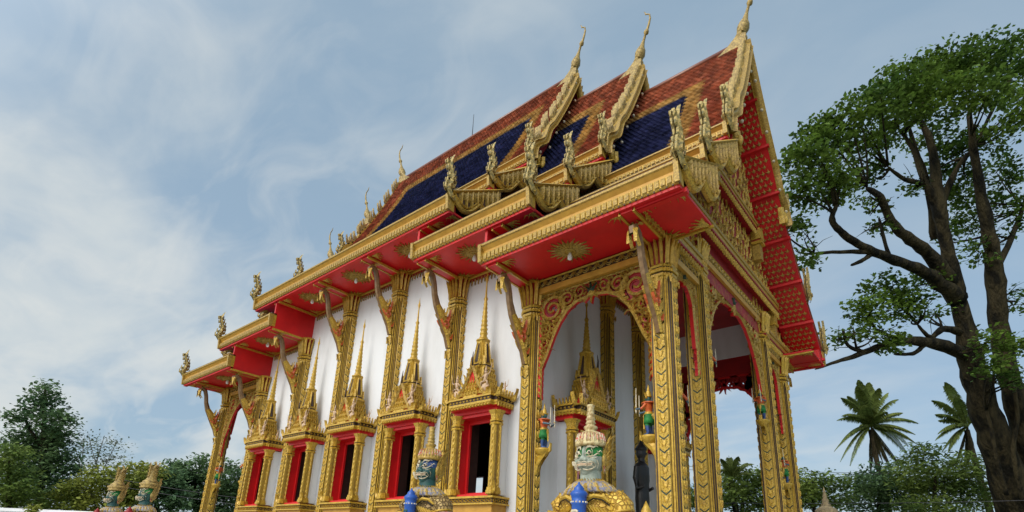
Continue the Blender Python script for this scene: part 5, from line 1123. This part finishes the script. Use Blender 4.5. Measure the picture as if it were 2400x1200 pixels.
# palms
def palm(label, u, v, depth, R, tips, dead, trunk_v):
    c = at(u, v, depth); root = tag(empty('coconut_palm', (c.x, c.y, 0)), label, 'palm tree', 'coconut palms'); o = root.location
    mb = MB(); base = Vector((c.x + .3, c.y + .3, 0)); n = 14
    mb.tube([base.lerp(c - Vector((0, 0, .2)), t) - o + Vector((.08 * math.sin(t * 5), 0, 0)) for t in np.linspace(0, 1, n)], [.22 - .08 * t + .012 * (i % 2) for i, t in enumerate(np.linspace(0, 1, n))], 8); mb.build('trunk', [BARK], root)
    tips = list(tips) + [((a_[0] + b_[0]) / 2 + NP.uniform(-14, 14), (a_[1] + b_[1]) / 2 + NP.uniform(-12, 16), NP.uniform(-1.4, 1.4)) for a_, b_ in zip(tips, tips[1:])]
    for i, (tu, tv, dd) in enumerate(list(tips) + list(dead)):
        isdead = i >= len(tips); tip = at(tu, tv, depth + dd) - o; s = c - o; ln = (tip - s).length
        mid = (s + tip) / 2 + Vector((0, 0, (.30 if not isdead else .05) * ln))
        mb = MB(); pts = []; K = 26
        for k in range(K + 1):
            t = k / K; pts.append(s * (1 - t) ** 2 + mid * 2 * t * (1 - t) + tip * t * t)
        mb.tube(pts, [.035 * (1 - .9 * k / K) + .004 for k in range(K + 1)], 5)
        for k in range(2, K):
            T = (pts[k + 1] - pts[k - 1]).normalized() if k < K else (pts[k] - pts[k - 1]).normalized(); S = T.cross(Vector((0, 0, 1)))
            if S.length < .1: S = T.cross(FWD)
            S.normalize(); L = R * .185 * math.sin(PI * min(1, .12 + .85 * k / K)) * NP.uniform(.85, 1.1)
            for sg in (-1, 1):
                for h in (0, .33, .66):
                    p = pts[k].lerp(pts[min(k + 1, K)], h); dr = (S * sg * .75 + T * .7 + Vector((0, 0, -.25 - (.9 if isdead else 0)))).normalized(); q = p + dr * L * .6; e = q + (dr + Vector((0, 0, -1.3))).normalized() * L * .5
                    w_ = T * (.030 * R / 2.6)
                    mb.add([p - w_ * .4, p + w_ * .6, q + w_, q - w_ * .7, e], [(0, 1, 2, 3), (3, 2, 4)], 0)
        mb.build('frond', [LF_DRY if isdead else LF_PALM], root, rnd=NP.uniform(0, 1, len(mb.F)).astype(np.float32))
    return root
palm('whole coconut palm standing clear against the sky right of the temple', 2042, 1000, 36, 2.9, [(2036,897,.3),(2008,905,-.8),(1972,932,.5),(1962,985,-.6),(1955,1058,.2),(1992,1092,-1),(2060,910,-.4),(2104,936,.6),(2152,992,0),(2148,1040,-1),(2130,1070,.8),(2024,950,-1.6),(2078,965,-1.6)], [(2060,1110,.2),(2090,1100,-.4),(2040,1105,.5),(2110,1090,.3),(2070,1085,-.8)], 1150)
palm('coconut palm half hidden behind the rain tree trunk', 2268, 1000, 33, 2.7, [(2216,896,.3),(2185,938,.4),(2200,985,1),(2192,1032,-.3),(2222,1060,-.6),(2290,910,.2),(2330,960,0),(2240,930,-1)], [(2240,1085,0),(2262,1100,.5),(2285,1090,-.3),(2270,1080,.8)], 1150)
palm('short palm whose fronds show between the two pairs of front columns', 1716, 1120, 30, 1.7, [(1690,1075,0),(1708,1068,.4),(1730,1070,-.3),(1752,1085,.2),(1762,1110,0),(1680,1100,-.3),(1740,1095,.9)], [], 1200)
# yellow green plant by the wall
p = at(78, 1194, 17.5); rt = tag(empty('young_shrub', (p.x, p.y, 0)), 'small bright yellow green shrub in front of the white wall', 'shrub')
P = NP.normal(0, 1, (260, 3)) * np.array([.1, .1, .09]) + np.array([0, 0, p.z - .04]); leaves('foliage', P, .12, LF_YEL, rt); mb = MB(); mb.tube([(0, 0, 0), (.03, 0, p.z * .6), (0, 0, p.z)], [.03, .02, .01], 6); mb.build('stem', [BARK], rt)
# ------------------------------------------------------------------ grounds
a, b = at(-420, 1172, 22), at(240, 1201, 21); dirv = (b - a); dirv.z = 0; L = dirv.length; ang = math.atan2(dirv.y, dirv.x)
cw = tag(empty('boundary_wall', (a.x, a.y, 0), ang), 'low white boundary wall at the bottom left corner', 'wall')
zt = (a.z + b.z) / 2; mb = MB(); mb.box(-4, L, -.1, .1, 0, zt - .12); mb.build('wall_panel', [WHITE], cw); mb = MB(); mb.box(-4.05, L + .05, -.16, .16, zt - .118, zt); mb.build('coping', [WHITE], cw)
def cable(mb, p, q, sag, r=.014):
    mb.tube([p.lerp(q, t) - Vector((0, 0, sag * 4 * t * (1 - t))) for t in np.linspace(0, 1, 15)], r, 5)
for (p0, p1, sag, rad, lab) in ((at(1600, 1092, 34), at(2560, 1108, 30), .25, .014, 'upper of two thin power lines crossing behind the whole coconut palm'), (at(1600, 1100, 34), at(2560, 1090, 30), .4, .014, 'lower of two thin power lines crossing behind the whole coconut palm'),
        (at(1560, 1176, 27), at(2500, 1170, 20), .12, .010, 'single low wire across the bottom right in front of the hedge'),
        (at(250, 1118, 40), at(900, 1200, 38), .3, .016, 'upper of two thin power lines before the rounded tree at left'), (at(250, 1134, 40), at(900, 1216, 38), .3, .016, 'lower of two thin power lines before the rounded tree at left')):
    mb = MB(); cable(mb, p0, p1, sag, rad); tag(mb.build('power_line', [CABLE]), lab, 'power line', 'power lines')
mb = MB(); mb.box(-900, 900, -900, 900, -.3, -.004); mb.build('ground', [GRASS])['kind'] = 'structure'
mb = MB(); mb.box(-32, 6, -4, 27, -.2, 0.0); mb.build('paved_court', [GROUND])['kind'] = 'structure'
